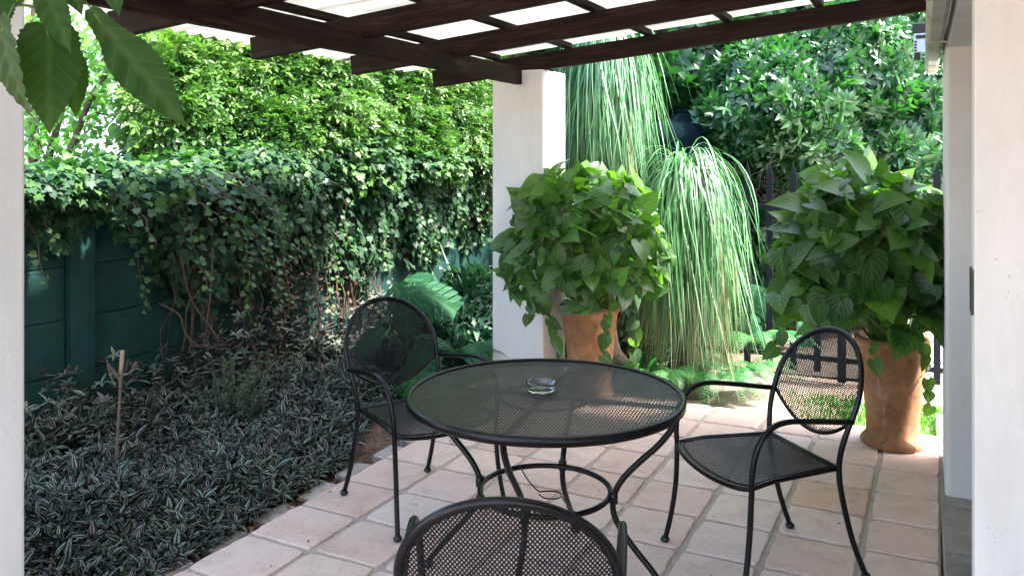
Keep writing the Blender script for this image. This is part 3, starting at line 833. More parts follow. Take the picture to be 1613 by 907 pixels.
def arrow_plant(name, root, cen, rad, n, label, seed, avoid=None, sz=(.085, .15), trail=(), open_dir=(0, -.6, .5)):
    rg = np.random.default_rng(seed)
    t = empty(name, root, 0, label, 'potted plant', 'arrowhead plants in terracotta pots')
    ro = np.array(root)
    D = rg.normal(0, 1, (n, 3)); D = norm(D)
    D[:, 2] = np.where(D[:, 2] < -.55, -D[:, 2] * .6, D[:, 2])
    rr_ = 1.0 - .42 * rg.random(n) ** 1.6
    P = np.array(cen) + D * rr_[:, None] * np.array(rad) * (1 + .13 * clump(D * 1.0, 3.2, seed))[:, None]
    if avoid is not None:
        keep = avoid(P); P, D, rr_ = P[keep], D[keep], rr_[keep]
    m = len(P)
    out = norm(D * np.array([1, 1, .8]))
    dirn = norm(out * .5 + np.array([0, -.15, -.25]) + rg.normal(0, .66, (m, 3)))
    nrm = norm(out * .7 + np.array([0, -.45, .75]) + rg.normal(0, .45, (m, 3)))
    S = sz[0] + (sz[1] - sz[0]) * rg.random(m) ** 1.3
    hgt = (P[:, 2] - cen[2]) / rad[2]
    S = S * np.where(rg.random(m) < .25, .6, 1.0)
    rnd = np.clip(.40 + .30 * hgt * (hgt > .35) + .25 * rg.normal(0, 1, m) * .6, 0, 1)  # upper leaves tinted yellower, painting back light into the leaf colour
    ls = LeafSet()
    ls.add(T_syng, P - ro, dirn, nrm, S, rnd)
    # trailing shoots
    st = MB()
    for (p_, q_, nn) in trail:
        p_, q_ = np.array(p_), np.array(q_)
        mid = (p_ + q_) / 2 + np.array([0, 0, .06])
        pts = [tuple((1 - k) ** 2 * p_ + 2 * k * (1 - k) * mid + k * k * q_ - ro) for k in np.linspace(0, 1, 8)]
        st.tube(pts, .003, 5)
        pp = np.array(pts)[2:][:: max(1, 6 // nn)]
        ls.add(T_syng, pp, rg.normal(0, .5, (len(pp), 3)) + np.array([0, 0, -.8]), rg.normal(0, .4, (len(pp), 3)) + np.array([0, -1, .3]), rg.uniform(.07, .11, len(pp)), rg.random(len(pp)) * .6)
    ls.build('foliage', M['syng'], t)
    idx = rg.choice(m, min(m, 190), replace=False)
    for i in idx:
        b = np.array([ro[0] + rg.uniform(-.09, .09), ro[1] + rg.uniform(-.09, .09), .56])
        e = P[i]
        mid = (b + e) / 2 + np.array([0, 0, .10]) + (e - b) * np.array([-.12, -.12, 0])
        pts = [tuple((1 - k) ** 2 * b + 2 * k * (1 - k) * mid + k * k * e - ro) for k in np.linspace(0, 1, 6)]
        st.tube(pts, [.0045, .004, .0035, .003, .0025, .002], 5)
    st.build('stems', M['stem'], t)
    return t
# the column's own space is kept free of leaves
def to_ab(P):
    d = P[:, :2] - P0; return d @ UX, d @ VX
def avoid1(P):
    a, b = to_ab(P); return ~((a < .39) & (b > 2.27)) & (P[:, 2] > .25)
def avoid2(P):
    n = P[:, 0] * math.cos(WYAW) - P[:, 1] * math.sin(WYAW); return (n < .10)
p1 = at(918, 400, 5.5)
arrow_plant('arrowhead_plant', POT1, (p1[0], 5.50, 1.0), (.52, .46, .54), 780, 'bushy arrowhead plant in the terracotta pot beside the white column', 3, avoid1, sz=(.09, .17),
            trail=[(at(840, 470, 5.3), at(830, 505, 5.25), 3), (at(960, 480, 5.3), at(950, 560, 5.35), 4), (at(850, 450, 5.3), at(878, 555, 5.3), 4), (at(1000, 480, 5.4), at(1000, 590, 5.5), 5), (at(800, 430, 5.3), at(790, 440, 5.2), 2)])
p2 = at(1362, 410, 4.7)
arrow_plant('arrowhead_plant', POT2, (p2[0], 4.72, 1.03), (.50, .46, .54), 640, 'bushy arrowhead plant in the terracotta pot near the right-hand house wall', 8, avoid2, sz=(.11, .21),
            trail=[(at(1370, 540, 4.55), at(1380, 590, 4.5), 2), (at(1450, 520, 4.6), at(1466, 640, 4.6), 5), (at(1255, 500, 4.5), at(1215, 560, 4.5), 3)])

# ------------------------------------------------------------------ planting bed
# striped creeper (nobody could count it)
n = 10500
A = RNG.uniform(-2.0, -.06, n * 2); B = RNG.uniform(-3.0, 3.0, n * 2)
P = np.stack([P0[0] + A * UX[0] + B * VX[0], P0[1] + A * UX[1] + B * VX[1]], 1)
q = (P - np.array([-2.467, 4.88])) @ LN; t_ = (P - np.array([-2.467, 4.88])) @ LD
edge = -.05 - .05 * np.sin(5 * B) - np.clip((B - .45) * .35, 0, .45)
keep = (q < -.07) & (A < edge) & (RNG.random(n * 2) < np.clip(1.3 - np.clip(B - 1.6, 0, 2), 0, 1))
A, B, P, q = A[keep], B[keep], P[keep], q[keep]
base = .09 + .06 * clump(np.stack([A, B, A * 0], 1), 4.5) + .10 * np.clip((-q < .8) * (1 - (-q) / .8), 0, 1) + .05 * np.sin(4 * A + 2) * np.sin(3 * B) + .03 * np.sin(9 * B + 5 * A)
base *= np.clip((edge[keep] - A) / .22, .25, 1)
gap = clump(np.stack([A, B, A * 0 + 1], 1), 7.0, 2.0) < -.38
base = np.where(gap, base * .45, base)
Z = base * (1 - .6 * RNG.random(len(A)) ** 2)
m = len(A)
D = rv(m, .5) + np.array([.10, -.15, 1.0]); pos = np.stack([P[:, 0], P[:, 1], Z], 1)
ls = LeafSet(); which = RNG.integers(0, 4, m)
for k in range(4):
    s_ = which == k
    ls.add(T_zsp[k], pos[s_], D[s_], rv(s_.sum()), RNG.uniform(.040, .080, s_.sum()) * np.where(RNG.random(s_.sum()) < .15, 1.35, 1))
# taller shoots against the wall
nt_ = 150
tt = RNG.uniform(-1.2, 3.0, nt_); sh = []
for k in range(nt_):
    hh = RNG.uniform(.22, .46); q0 = -RNG.uniform(.04, .4)
    b0 = np.array(LW(tt[k], q0, 0.05)); lean = rv(1, .05)[0]
    for j in range(6):
        sh.append(b0 + lean * j / 6 + np.array([0, 0, hh * (j + .5) / 6]))
sh = np.array(sh)
ls.add(T_zeb, sh, norm(rv(len(sh), 1) * np.array([1, 1, .25]) + np.array([0, -.3, .15])), rv(len(sh), .2) + np.array([0, -.2, 1]), RNG.uniform(.05, .085, len(sh)))
ls.add(T_zsp[0], sh[5::6] + np.array([0, 0, .02]), rv(nt_, .3) + np.array([0, 0, 1]), rv(nt_), RNG.uniform(.05, .075, nt_))
tag(ls.build('striped_creeper', M['zebra']), 'dark groundcover with silver striped leaves filling the bed below the green wall', 'groundcover', kind='stuff')
# leaf litter between patio and creeper
n = 900
A = -RNG.random(n) ** 1.2 * .5 - .01; B = RNG.uniform(-2, 2.4, n)
pos = np.stack([P0[0] + A * UX[0] + B * VX[0], P0[1] + A * UX[1] + B * VX[1], -.03 + .02 * RNG.random(n)], 1)
ls = LeafSet(); ls.add(T_small, pos, rv(n) * np.array([1, 1, .15]), rv(n, .3) + np.array([0, 0, 1]), RNG.uniform(.02, .045, n))
tag(ls.build('leaf_litter', M['litter']), 'dry brown leaf litter along the patio edge', 'leaf litter', kind='stuff')

n = 110
A = np.concatenate([RNG.uniform(.02, .5, 45), RNG.uniform(.02, 2.6, 65)]); B = np.concatenate([RNG.uniform(-1.2, 2.6, 45), RNG.uniform(-1.0, 2.65, 65)])
pos = np.stack([P0[0] + A * UX[0] + B * VX[0], P0[1] + A * UX[1] + B * VX[1], np.full(n, .0105)], 1)
ls = LeafSet(); ls.add(T_small, pos, rv(n) * np.array([1, 1, .04]), rv(n, .12) + np.array([0, 0, 1]), RNG.uniform(.006, .022, n) * (RNG.random(n) ** 1.5 + .35))
tag(ls.build('fallen_bits', M['litter']), 'tiny dry leaf bits scattered over the clay tiles', 'leaf litter', kind='stuff')

# cut sapling
sp = empty('cut_sapling', at(186, 690, 4.25), 0, 'bare cut-off sapling with a few dry twigs standing in the striped groundcover', 'sapling')
z0 = sp.location.z
def rel(o, p): return tuple(np.array(p) - np.array(o.location))
mb = MB(); mb.tube([rel(sp, at(183, 760, 4.25)), rel(sp, at(185, 690, 4.25)), rel(sp, at(189, 625, 4.25)), rel(sp, at(190, 590, 4.25))], [.008, .0075, .008, .010], 8, sub=3); mb.build('trunk', M['cutbark'], sp)
mb = MB(); mb.tube([rel(sp, at(190, 597, 4.249)), rel(sp, at(193, 552, 4.25))], [.011, .0105], 10); mb.build('cut_stub', M['cutwood'], sp)
mb = MB(); rs = random.Random(4)
for k in range(9):
    x1 = 190 + rs.choice([-1, 1]) * rs.uniform(12, 32); y1 = rs.uniform(560, 580)
    mb.tube([rel(sp, at(190, 590 + rs.uniform(-3, 8), 4.25)), rel(sp, at((190 + x1) / 2, 592 - rs.uniform(0, 8), 4.25 + rs.uniform(-.04, .04))), rel(sp, at(x1, y1, 4.25 + rs.uniform(-.06, .06)))], [.0050, .0038, .0025], 5, sub=3)
mb.tube([rel(sp, at(182, 610, 4.2)), rel(sp, at(172, 585, 4.2)), rel(sp, at(168, 562, 4.2))], [.004, .003, .002], 5, sub=3)
mb.build('twig', M['cutbark'], sp)

# rosemary bush
rb = empty('rosemary_bush', at(370, 655, 5.1), 0, 'upright grey-green needle-leaved bush at the foot of the ivy', 'shrub')
ls = LeafSet(); mb = MB()
for k in range(42):
    b = np.array([RNG.uniform(-.10, .10), RNG.uniform(-.08, .08), -.05]); hh = RNG.uniform(.18, .42)
    top = b + np.array([b[0] * .7 + RNG.normal(0, .03), b[1] * .7, hh])
    mb.tube([tuple(b), tuple((b + top) / 2 + np.array([0, 0, .02])), tuple(top)], [.003, .0025, .0015], 5)
    kk = 40; f_ = RNG.random(kk)[:, None]; pp = b + (top - b) * f_
    ls.add(T_small, pp, rv(kk, .7) + np.array([0, 0, .8]), rv(kk), RNG.uniform(.018, .032, kk))
ls.build('needles', M['rosemary'], rb); mb.build('stems', M['vine'], rb)

# ------------------------------------------------------------------ ivy on the wall
iv = empty('ivy', LW(2, -.1, .0), 0, 'dark green ivy draped over the top and face of the green panel wall', 'ivy')
IO = np.array(iv.location)
def lower(t):      # how far down the wall the ivy reaches
    xs = [-2.0, -.6, .0, .35, .75, 1.2, 1.8, 2.5, 3.2, 4.0, 5.0, 7.0]
    ys = [1.30, 1.25, 1.22, 1.00, .66, .60, .68, .62, .60, .72, .85, .9]
    return np.interp(t, xs, ys) + .10 * np.sin(7 * t) + .06 * np.sin(19 * t + 1)
n = 9500
t_ = RNG.uniform(-2.2, 7.2, n); zt = 1.50 + .12 * np.clip(t_ - .4, 0, 1)
z = lower(t_) + (zt - lower(t_)) * RNG.random(n) ** .85
qq = -.05 - .16 * RNG.random(n) * np.clip((z - lower(t_)) / .35, .2, 1) - .10 * np.sin(5 * t_) * np.sin(6 * z) * .5
pos = np.stack([-2.467 + t_ * LD[0] + qq * LN[0], 4.88 + t_ * LD[1] + qq * LN[1], z], 1)
ls = LeafSet()
inw = -np.array([LN[0], LN[1], 0])
ls.add(T_ivy, pos - IO, rv(n, .35) + np.array([0, 0, -1.0]) + inw * .35, rv(n, .32) + inw * 1.0 + np.array([0, 0, .35]), RNG.uniform(.045, .085, n), np.clip(RNG.random(n) * .75 + .1 * clump(pos, 4), 0, .8))
# cushion on top of the wall
n = 11500
t_ = RNG.uniform(-2.2, 7.2, n)
an = RNG.uniform(-.75, math.pi, n); rr_ = .62 + .38 * RNG.random(n)
cw = .36 + .10 * np.sin(2.3 * t_ + .8) + .10 * np.sin(6.1 * t_) + .05 * np.sin(13 * t_)
chh = .14 + .14 * np.clip((t_ - .4) / 1.0, 0, 1) + (.03 + .10 * np.clip(t_ - .8, 0, 1)) * (np.sin(3.1 * t_ + 1) + .5 * np.sin(7.3 * t_)) * .7 + .02 * np.sin(11 * t_)
qq = .02 - cw * np.cos(an) * rr_; z = 1.44 + .05 * np.clip(t_ - .4, 0, 1) + chh * np.sin(an) * rr_
pos = np.stack([-2.467 + t_ * LD[0] + qq * LN[0], 4.88 + t_ * LD[1] + qq * LN[1], z], 1)
outw = np.stack([-np.cos(an) * LN[0], -np.cos(an) * LN[1], np.sin(an)], 1)
ls.add(T_ivy, pos - IO, outw * .4 + rv(n, .4) + inw * .5 + np.array([0, 0, -.4]), outw + rv(n, .3) + np.array([0, 0, .4]), RNG.uniform(.04, .08, n), np.clip(.22 + .5 * RNG.random(n) + .55 * (rr_ > .88) * RNG.random(n) + .25 * clump(pos, 5), 0, 1))
ls.build('foliage', M['ivy'], iv)
# dark core shell added under the leaves; blocks light, stands for shade
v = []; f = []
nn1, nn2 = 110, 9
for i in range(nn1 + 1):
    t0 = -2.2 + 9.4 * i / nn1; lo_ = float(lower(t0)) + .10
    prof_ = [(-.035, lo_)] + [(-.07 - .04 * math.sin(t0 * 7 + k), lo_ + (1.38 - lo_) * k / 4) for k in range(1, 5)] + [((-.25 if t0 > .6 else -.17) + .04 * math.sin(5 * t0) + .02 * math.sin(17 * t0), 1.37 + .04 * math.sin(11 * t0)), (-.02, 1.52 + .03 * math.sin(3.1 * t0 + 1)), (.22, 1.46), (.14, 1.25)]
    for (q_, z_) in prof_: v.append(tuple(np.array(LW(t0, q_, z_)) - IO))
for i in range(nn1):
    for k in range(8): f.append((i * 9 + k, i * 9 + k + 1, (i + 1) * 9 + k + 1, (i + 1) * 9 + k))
mb = MB(); mb.add(v, f, True); mb.build('ivy_shade_core', M['core'], iv)
# hanging trails
TR = [(-.55, -.10, .55, 0), (-.30, -.05, .30, .1), (.02, -.16, .72, .05), (.12, -.3, .42, .12), (.30, -.40, .34, .32), (.36, -.36, .38, .38), (.45, -.38, .55, .24), (.50, -.40, .30, .42), (.55, -.44, .34, .34), (.62, -.3, .72, .14), (.15, -.30, .26, .34), (.70, -.36, .28, .36), (-.05, -.25, .34, .26), (.22, -.3, .62, .2),
      (.80, -.3, .5, .15), (.95, -.25, .85, .06), (1.1, -.2, .62, .05), (1.2, -.22, .95, .04), (1.5, -.2, .62, .10), (1.75, -.2, .9, .03), (2.0, -.2, .55, .06),
      (2.3, -.2, .95, .03), (2.75, -.2, .75, .04), (3.1, -.2, .9, .03), (3.4, -.2, .6, .03), (3.8, -.2, .85, .02), (4.2, -.2, 1.0, .02), (-.9, -.15, .5, .05), (1.0, -.12, 1.0, .03), (1.6, -.12, 1.05, .02)]
for (t0, q0, L, sw) in TR:
    b = np.array(LW(t0, q0, 1.50 + RNG.uniform(-.08, .06))); d_in = inw * (sw + .04) + np.append(LD * RNG.uniform(.0, .35), 0)
    pts = []; K = 9
    for k in range(K + 1):
        s_ = k / K
        p = b + d_in * (1 - (1 - s_) ** 2) * 1.0 + np.array([0, 0, -L * s_ ** 1.15]) + inw * (.07 * max(0, s_ - .8) * 5 * .5) + np.append(rv(1, .012)[0][:2], 0)
        pts.append(p)
    mb = MB(); mb.tube([tuple(p - IO) for p in pts], [.0028] * K + [.0012], 5, sub=2)
    tr = mb.build('trailing_stem', M['vine'], iv)
    npts = int(L * 46); ss = np.linspace(.03, 1, npts); arr = np.array(pts)
    pp = np.stack([np.interp(ss * K, range(K + 1), arr[:, i]) for i in range(3)], 1) - IO
    sd_ = np.where(np.arange(npts) % 2, 1, -1)[:, None]
    side = np.append(LD, 0)[None, :] * sd_
    lf = LeafSet()
    lf.add(T_ivy, pp + side * .012 + rv(npts, .008), side * .8 + rv(npts, .4) + np.array([0, 0, -.25]) + inw * .3, rv(npts, .35) + inw * .7 + np.array([0, 0, .8]), np.linspace(.066, .032, npts) * RNG.uniform(.7, 1.25, npts), np.clip(ss * .8 + RNG.normal(0, .12, npts), 0, 1))
    lf.build('leaves', M['ivy_young'], tr)
# bare climbing stems and dead leaves
mb = MB(); rs = random.Random(21)
for k in range(46):
    t0 = rs.uniform(.55, 2.6); t1 = t0 + rs.uniform(-.25, .25)
    zt_ = rs.uniform(.9, 1.3); pts = []
    for j in range(7):
        s_ = j / 6
        pts.append(tuple(np.array(LW(t0 + (t1 - t0) * s_ + rs.uniform(-.04, .04), -.06 - rs.uniform(0, .08), zt_ * (1 - s_) + .02)) - IO))
    r0 = rs.choice([.002, .003, .004, .007])
    mb.tube(pts, [r0 * .7 + r0 * .06 * j for j in range(7)], 5, sub=3)
for pts_px in ([(285, 400), (300, 470), (345, 540), (300, 545)], [(250, 478), (282, 495), (290, 520), (305, 540), (330, 548)], [(335, 390), (332, 460), (325, 520), (330, 548)]):
    mb.tube([tuple(np.array(at(x, y, 5.25)) - IO) for x, y in pts_px], .006, 6, sub=4)
mb.build('bare_stem', M['vine'], iv)
n = 2600; t_ = RNG.uniform(.7, 2.9, n); z = .15 + .85 * RNG.random(n); qq = -.04 - .13 * RNG.random(n)
kp = RNG.random(n) < np.exp(-((t_ - 1.5) / .75) ** 2)
pos = np.stack([-2.467 + t_ * LD[0] + qq * LN[0], 4.88 + t_ * LD[1] + qq * LN[1], z], 1)[kp]
lf = LeafSet(); m = len(pos); lf.add(T_small, pos - IO, rv(m) + np.array([0, 0, -.6]), rv(m), RNG.uniform(.02, .05, m)); lf.build('dead_leaves', M['deadvine'], iv)

# ------------------------------------------------------------------ blob foliage
def bpt(px, py, Y, rx, ry, rz_): x, y, z = at(px, py, Y); return (x, y, z, rx, ry, rz_)
def blob_foliage(root, blobs, tps, mat, dens, size, rndf, droop=.3, core=.74, upn=.5, seed=0, lump=.16, lf=3.0, inner=.35, name='foliage', view_only=True, corename='shade_core'):
    rg = np.random.default_rng(seed); ls = LeafSet(); ro = np.array(root.location)
    C = np.array([b[:3] for b in blobs]); Rr = np.array([b[3:6] for b in blobs])
    for i in range(len(blobs)):
        r_ = Rr[i]; area = 4 * math.pi * ((r_[0] * r_[1]) ** 1.6 / 3 + (r_[0] * r_[2]) ** 1.6 / 3 + (r_[1] * r_[2]) ** 1.6 / 3) ** (1 / 1.6)
        n = int(area * dens)
        D = norm(rg.normal(0, 1, (n, 3)))
        P = C[i] + D * r_
        if view_only:   # nothing on the far side of the crown
            k = (D[:, 1] < .45); D, P = D[k], P[k]
        m = len(P)
        lm = 1 + lump * clump(P, lf, seed) + lump * .5 * clump(P, lf * 2.7, seed + 2)
        depth = rg.random(m) ** 1.5
        sc = lm * (1 - inner * depth)
        P = C[i] + D * r_ * sc[:, None]
        ok = np.ones(m, bool)
        for j in range(len(blobs)):
            if j != i: ok &= (((P - C[j]) / Rr[j]) ** 2).sum(1) > .62
        ok &= P[:, 2] > 0
        P, D, depth, lm_ = P[ok], D[ok], depth[ok], lm[ok]; m = len(P)
        if m == 0: continue
        out = norm(D / r_)
        d = out * .9 + rg.normal(0, .55, (m, 3)) + np.array([0, 0, -droop])
        nn = out * (1 - upn) + np.array([0, -.1, upn * 1.3]) + rg.normal(0, .35, (m, 3))
        rnd = np.clip(rndf(P, depth, lm_, rg), 0, 1)
        wh = rg.integers(0, len(tps), m)
        for q_ in range(len(tps)):
            s_ = wh == q_
            ls.add(tps[q_], P[s_] - ro, d[s_], nn[s_], rg.uniform(size[0], size[1], s_.sum()), rnd[s_])
    ls.build(name, mat, root)
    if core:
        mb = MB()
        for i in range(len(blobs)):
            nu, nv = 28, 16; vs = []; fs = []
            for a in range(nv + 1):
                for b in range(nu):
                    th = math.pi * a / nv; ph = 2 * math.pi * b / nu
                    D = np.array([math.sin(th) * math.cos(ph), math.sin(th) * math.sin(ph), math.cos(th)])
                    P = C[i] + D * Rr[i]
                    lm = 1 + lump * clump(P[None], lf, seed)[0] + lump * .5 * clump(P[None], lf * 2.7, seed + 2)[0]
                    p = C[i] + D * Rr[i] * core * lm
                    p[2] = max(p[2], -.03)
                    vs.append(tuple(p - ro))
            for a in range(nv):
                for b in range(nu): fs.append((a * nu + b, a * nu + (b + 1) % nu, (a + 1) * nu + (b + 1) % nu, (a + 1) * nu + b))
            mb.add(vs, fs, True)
        mb.build(corename, M['core'], root)  # dark shell added inside the crown; blocks light, gaps read as shade
def R01(lo, k_l, k_r): return lambda P, dp, lm, rg: lo + k_l * (lm - 1) - .35 * dp * 0 + k_r * rg.random(len(P))

# flowering creeper hedge behind the wall
hd = empty('creeper_hedge', LW(2.5, .7), 0, 'tall billowing light green creeper hedge growing above the ivy behind the panel wall', 'hedge')
bl = []
for (t0, q0, z0, ra, rb_, rz_) in [(1.25, .55, 1.95, .36, .6, .55), (1.85, .75, 2.1, .58, .8, .85), (2.3, .7, 2.05, .85, .85, .95), (3.2, .7, 2.0, .95, .9, .95), (4.1, .65, 1.95, .95, .9, .95), (5.0, .6, 1.9, .95, .9, 1.0), (6.0, .6, 1.9, 1.0, .95, 1.1), (3.0, 1.3, 2.7, 1.3, .9, .9), (5.0, 1.3, 2.7, 1.4, 1.0, 1.0), (1.7, .2, 1.75, .30, .3, .3), (2.55, .12, 1.72, .38, .32, .34), (3.3, .08, 1.62, .42, .34, .42), (4.2, .05, 1.55, .5, .36, .5), (5.2, .02, 1.5, .5, .4, .55), (2.45, 1.5, 2.6, .75, .8, .8)]:
    p = LW(t0, q0, z0); bl.append((p[0], p[1], z0, ra, rb_, rz_))
blob_foliage(hd, bl, [T_jas, T_jas2], M['jasmine'], 1250, (.07, .125), lambda P, dp, lm, rg: .10 + 1.1 * (lm - 1) + .42 * np.clip((P[:, 2] - 1.5) / 1.2, 0, 1) + .42 * rg.random(len(P)), droop=.3, seed=31, lump=.20, lf=3.4)  # leaf colour lightens on bulges and towards the top, imitating sunlit clumps
# a few long wisps out of the hedge
mb = MB(); lf = LeafSet(); ho = np.array(hd.location)
for k in range(60):
    t0 = RNG.uniform(.7, 5.5); b = np.array(LW(t0, RNG.uniform(-.25, .3), RNG.uniform(1.9, 2.9)))
    d = norm(rv(1, .5)[0] + inw * .8 + np.array([0, 0, .25])); L = RNG.uniform(.15, .4)
    pts = [b + d * L * s_ + np.array([0, 0, -.28 * L * s_ * s_]) for s_ in np.linspace(0, 1, 6)]
    mb.tube([tuple(p - ho) for p in pts], .002, 4)
    kk = 12; ii = np.linspace(.1, 5, kk); arr = np.array(pts); pp = np.stack([np.interp(ii, range(6), arr[:, c]) for c in range(3)], 1) - ho
    lf.add(T_small, pp, rv(kk, .8) + d * .3, rv(kk, .3) + np.array([0, -.3, 1]), RNG.uniform(.03, .05, kk), np.full(kk, .8))
lf.build('shoot_leaves', M['jasmine'], hd)

# thin tree at the left
tr = empty('slender_tree', at(100, 290, 6.4), 0, 'slender several-stemmed tree with sparse bright leaves rising behind the wall at the left', 'tree')
to = np.array(tr.location); mb = MB(); tips = []
def limb(pxs, Y, r0, r1):
    pts = [tuple(np.array(at(x, y, Y_)) - to) for (x, y, Y_) in [(p[0], p[1], p[2] if len(p) > 2 else Y) for p in pxs]]
    m = len(pts); mb.tube(pts, [r0 + (r1 - r0) * k / (m - 1) for k in range(m)], 8, sub=4)
    for k in range(1, m):
        for _ in range(3):
            f_ = RNG.random(); tips.append(np.array(pts[k - 1]) * (1 - f_) + np.array(pts[k]) * f_ + to)
limb([(72, 330), (75, 260), (90, 200), (112, 120), (105, 60)], 6.4, .035, .014)
limb([(98, 330), (105, 262), (125, 200), (148, 145), (182, 98), (210, 55), (235, 10)], 6.2, .030, .010)
limb([(52, 320), (53, 240), (52, 170), (50, 90), (55, 0)], 6.6, .045, .022)
limb([(140, 175), (170, 182), (200, 184), (235, 178)], 6.2, .008, .004)
limb([(150, 140), (165, 110), (160, 95), (175, 85)], 6.2, .010, .005)
limb([(75, 260), (60, 220), (45, 190)], 6.3, .008, .004)
limb([(100, 262), (78, 290), (60, 230), (66, 150)], 6.3, .010, .004)
limb([(112, 120), (140, 90), (175, 60), (190, 40)], 6.4, .010, .004)
limb([(180, 100), (230, 90), (290, 95), (325, 80)], 6.2, .007, .003)
mb.build('trunk', M['bark'], tr)
lf = LeafSet(); tips = np.array(tips)
cl = []
for _ in range(1500):
    p = tips[RNG.integers(len(tips))] + rv(1, .15)[0]
    cl.append(p)
for _ in range(850):
    cl.append(np.array(at(RNG.uniform(35, 215), RNG.uniform(0, 280), RNG.uniform(6.0, 7.2))))
cl = np.array(cl); m = len(cl)
lf.add(T_big0, cl - to, rv(m, .8) + np.array([0, 0, -.3]), rv(m, .4) + np.array([0, -.4, .8]), RNG.uniform(.04, .075, m), RNG.random(m))
lf.build('leaves', M['treeleaf'], tr)

# neighbour's house
nh = empty('neighbour_house', (-9.5, 15.5, 0), 0, 'pale rendered house with a grey roof edge behind the slender tree at the left', 'house')
mb = MB(); mb.box((-6, -.5, 0), (2.6, 6, 3.75)); mb.build('wall', M['house'], nh)
mb = MB(); mb.add([(-6.4, -1.0, 3.75), (3.1, -1.0, 3.75), (3.1, 6.5, 3.75), (-6.4, 6.5, 3.75), (-6.4, 2.75, 5.6), (3.1, 2.75, 5.6)], [(0, 1, 5, 4), (2, 3, 4, 5), (0, 4, 3), (1, 2, 5), (3, 2, 1, 0)]); mb.build('roof', M['roof'], nh)
mb = MB(); mb.box((-6.4, -1.06, 3.62), (3.1, -1.01, 3.76)); mb.build('fascia', M['white_plastic'], nh)

# ------------------------------------------------------------------ plants left of the column
def monstera_tpl():
    V = []; F = []; U = []
    nf = 7; rj = random.Random(77)
    for s in (-1, 1):
        for k in range(nf):
            t0 = -.12 + 1.02 * k / nf; t1 = t0 + 1.02 / nf
            mid = (t0 + t1) / 2
            wd = .50 * math.sin(math.pi * min(1, (mid + .24) / 1.22)) ** .6
            i0 = .16 if k > 0 else .3
            # inner web (continuous) + outer finger (separated by slits)
            sl = .22 * (wd)
            g = .026 + rj.uniform(-.008, .01); wd *= rj.uniform(.86, 1.08)
            iw = wd * (.30 if k not in (0, nf - 1) else .7)
            pts = [(0, t0), (0, t1), (iw, t1 + .12 * iw * 1.2), (iw, t0 + .12 * iw * 1.2)]
            k0 = len(V)
            for (x, y) in pts: V.append((s * x, y, .18 * x - .30 * y * y)); U.append((.5 + s * x, y))
            F.append((k0, k0 + 1, k0 + 2, k0 + 3) if s < 0 else (k0, k0 + 3, k0 + 2, k0 + 1))
            p2 = [(iw, t0 + .12 * iw * 1.2 + g * .5), (iw, t1 + .12 * iw * 1.2 - g * .5), (wd * .85, t1 - g + .30 * wd), (wd, (t0 + t1) / 2 + .36 * wd), (wd * .86, t0 + g * 1.4 + .22 * wd)]
            k0 = len(V)
            for (x, y) in p2: V.append((s * x, y, .18 * x - 1.3 * (x - iw) ** 2 - .30 * y * y)); U.append((.5 + s * x, y))
            ff = tuple(k0 + i for i in range(5)); F.append(ff if s < 0 else ff[::-1])
    return np.array(V), F, np.array(U)
T_mon = monstera_tpl()
def monstera(loc, leaves, label, group='split-leaf plants in the garden'):
    t = empty('split_leaf_plant', loc, 0, label, 'plant', group); lo = np.array(loc)
    mb = MB(); ls = LeafSet()
    for (p, d, n_, s) in leaves:
        p = np.array(p); ls.add(T_mon, [p - lo], [d], [n_], s * .74)
        b = lo + np.array([RNG.uniform(-.05, .05), 0, 0]); mid = (b + p) / 2 + np.array([0, .05, .15])
        mb.tube([tuple((1 - k) ** 2 * b + 2 * k * (1 - k) * mid + k * k * p - lo) for k in np.linspace(0, 1, 8)], [.009, .008, .008, .007, .007, .006, .006, .005], 6)
    ls.build('leaves', M['monstera'], t); mb.build('stalk', M['stem'], t)
monstera(at(655, 600, 6.15), [
    (at(625, 455, 6.1), (.55, -.25, -.62), (.15, -.8, .6), .42),
    (at(660, 458, 6.3), (.85, -.2, -.32), (.1, -.75, .65), .46),
    (at(672, 545, 5.7), (-.15, -.5, -.75), (-.2, -.8, .55), .40),
    (at(645, 470, 6.0), (-.1, -.4, -.9), (-.3, -.8, .4), .36),
    (at(600, 520, 6.2), (-.7, -.3, -.5), (-.3, -.6, .7), .34),
    (at(640, 440, 6.6), (.3, -.3, .1), (0, -.5, .8), .34)], 'split-leaf plant with large glossy leaves behind the left chair, before the wall')
monstera(at(1205, 560, 7.4), [
    (at(1190, 455, 7.2), (-.3, -.3, -.9), (-.2, -.9, .3), .42), (at(1215, 460, 7.3), (.3, -.3, -.9), (.2, -.9, .3), .40),
    (at(1250, 480, 7.2), (.4, -.3, -.7), (.2, -.8, .5), .42), (at(1185, 500, 7.1), (-.5, -.3, -.8), (-.2, -.8, .5), .36), (at(1260, 500, 7.0), (.2, -.4, -.8), (0, -.8, .5), .34),
    (at(1305, 470, 7.3), (.2, -.4, -.8), (0, -.8, .5), .38)], 'split-leaf plant growing beyond the black railing')

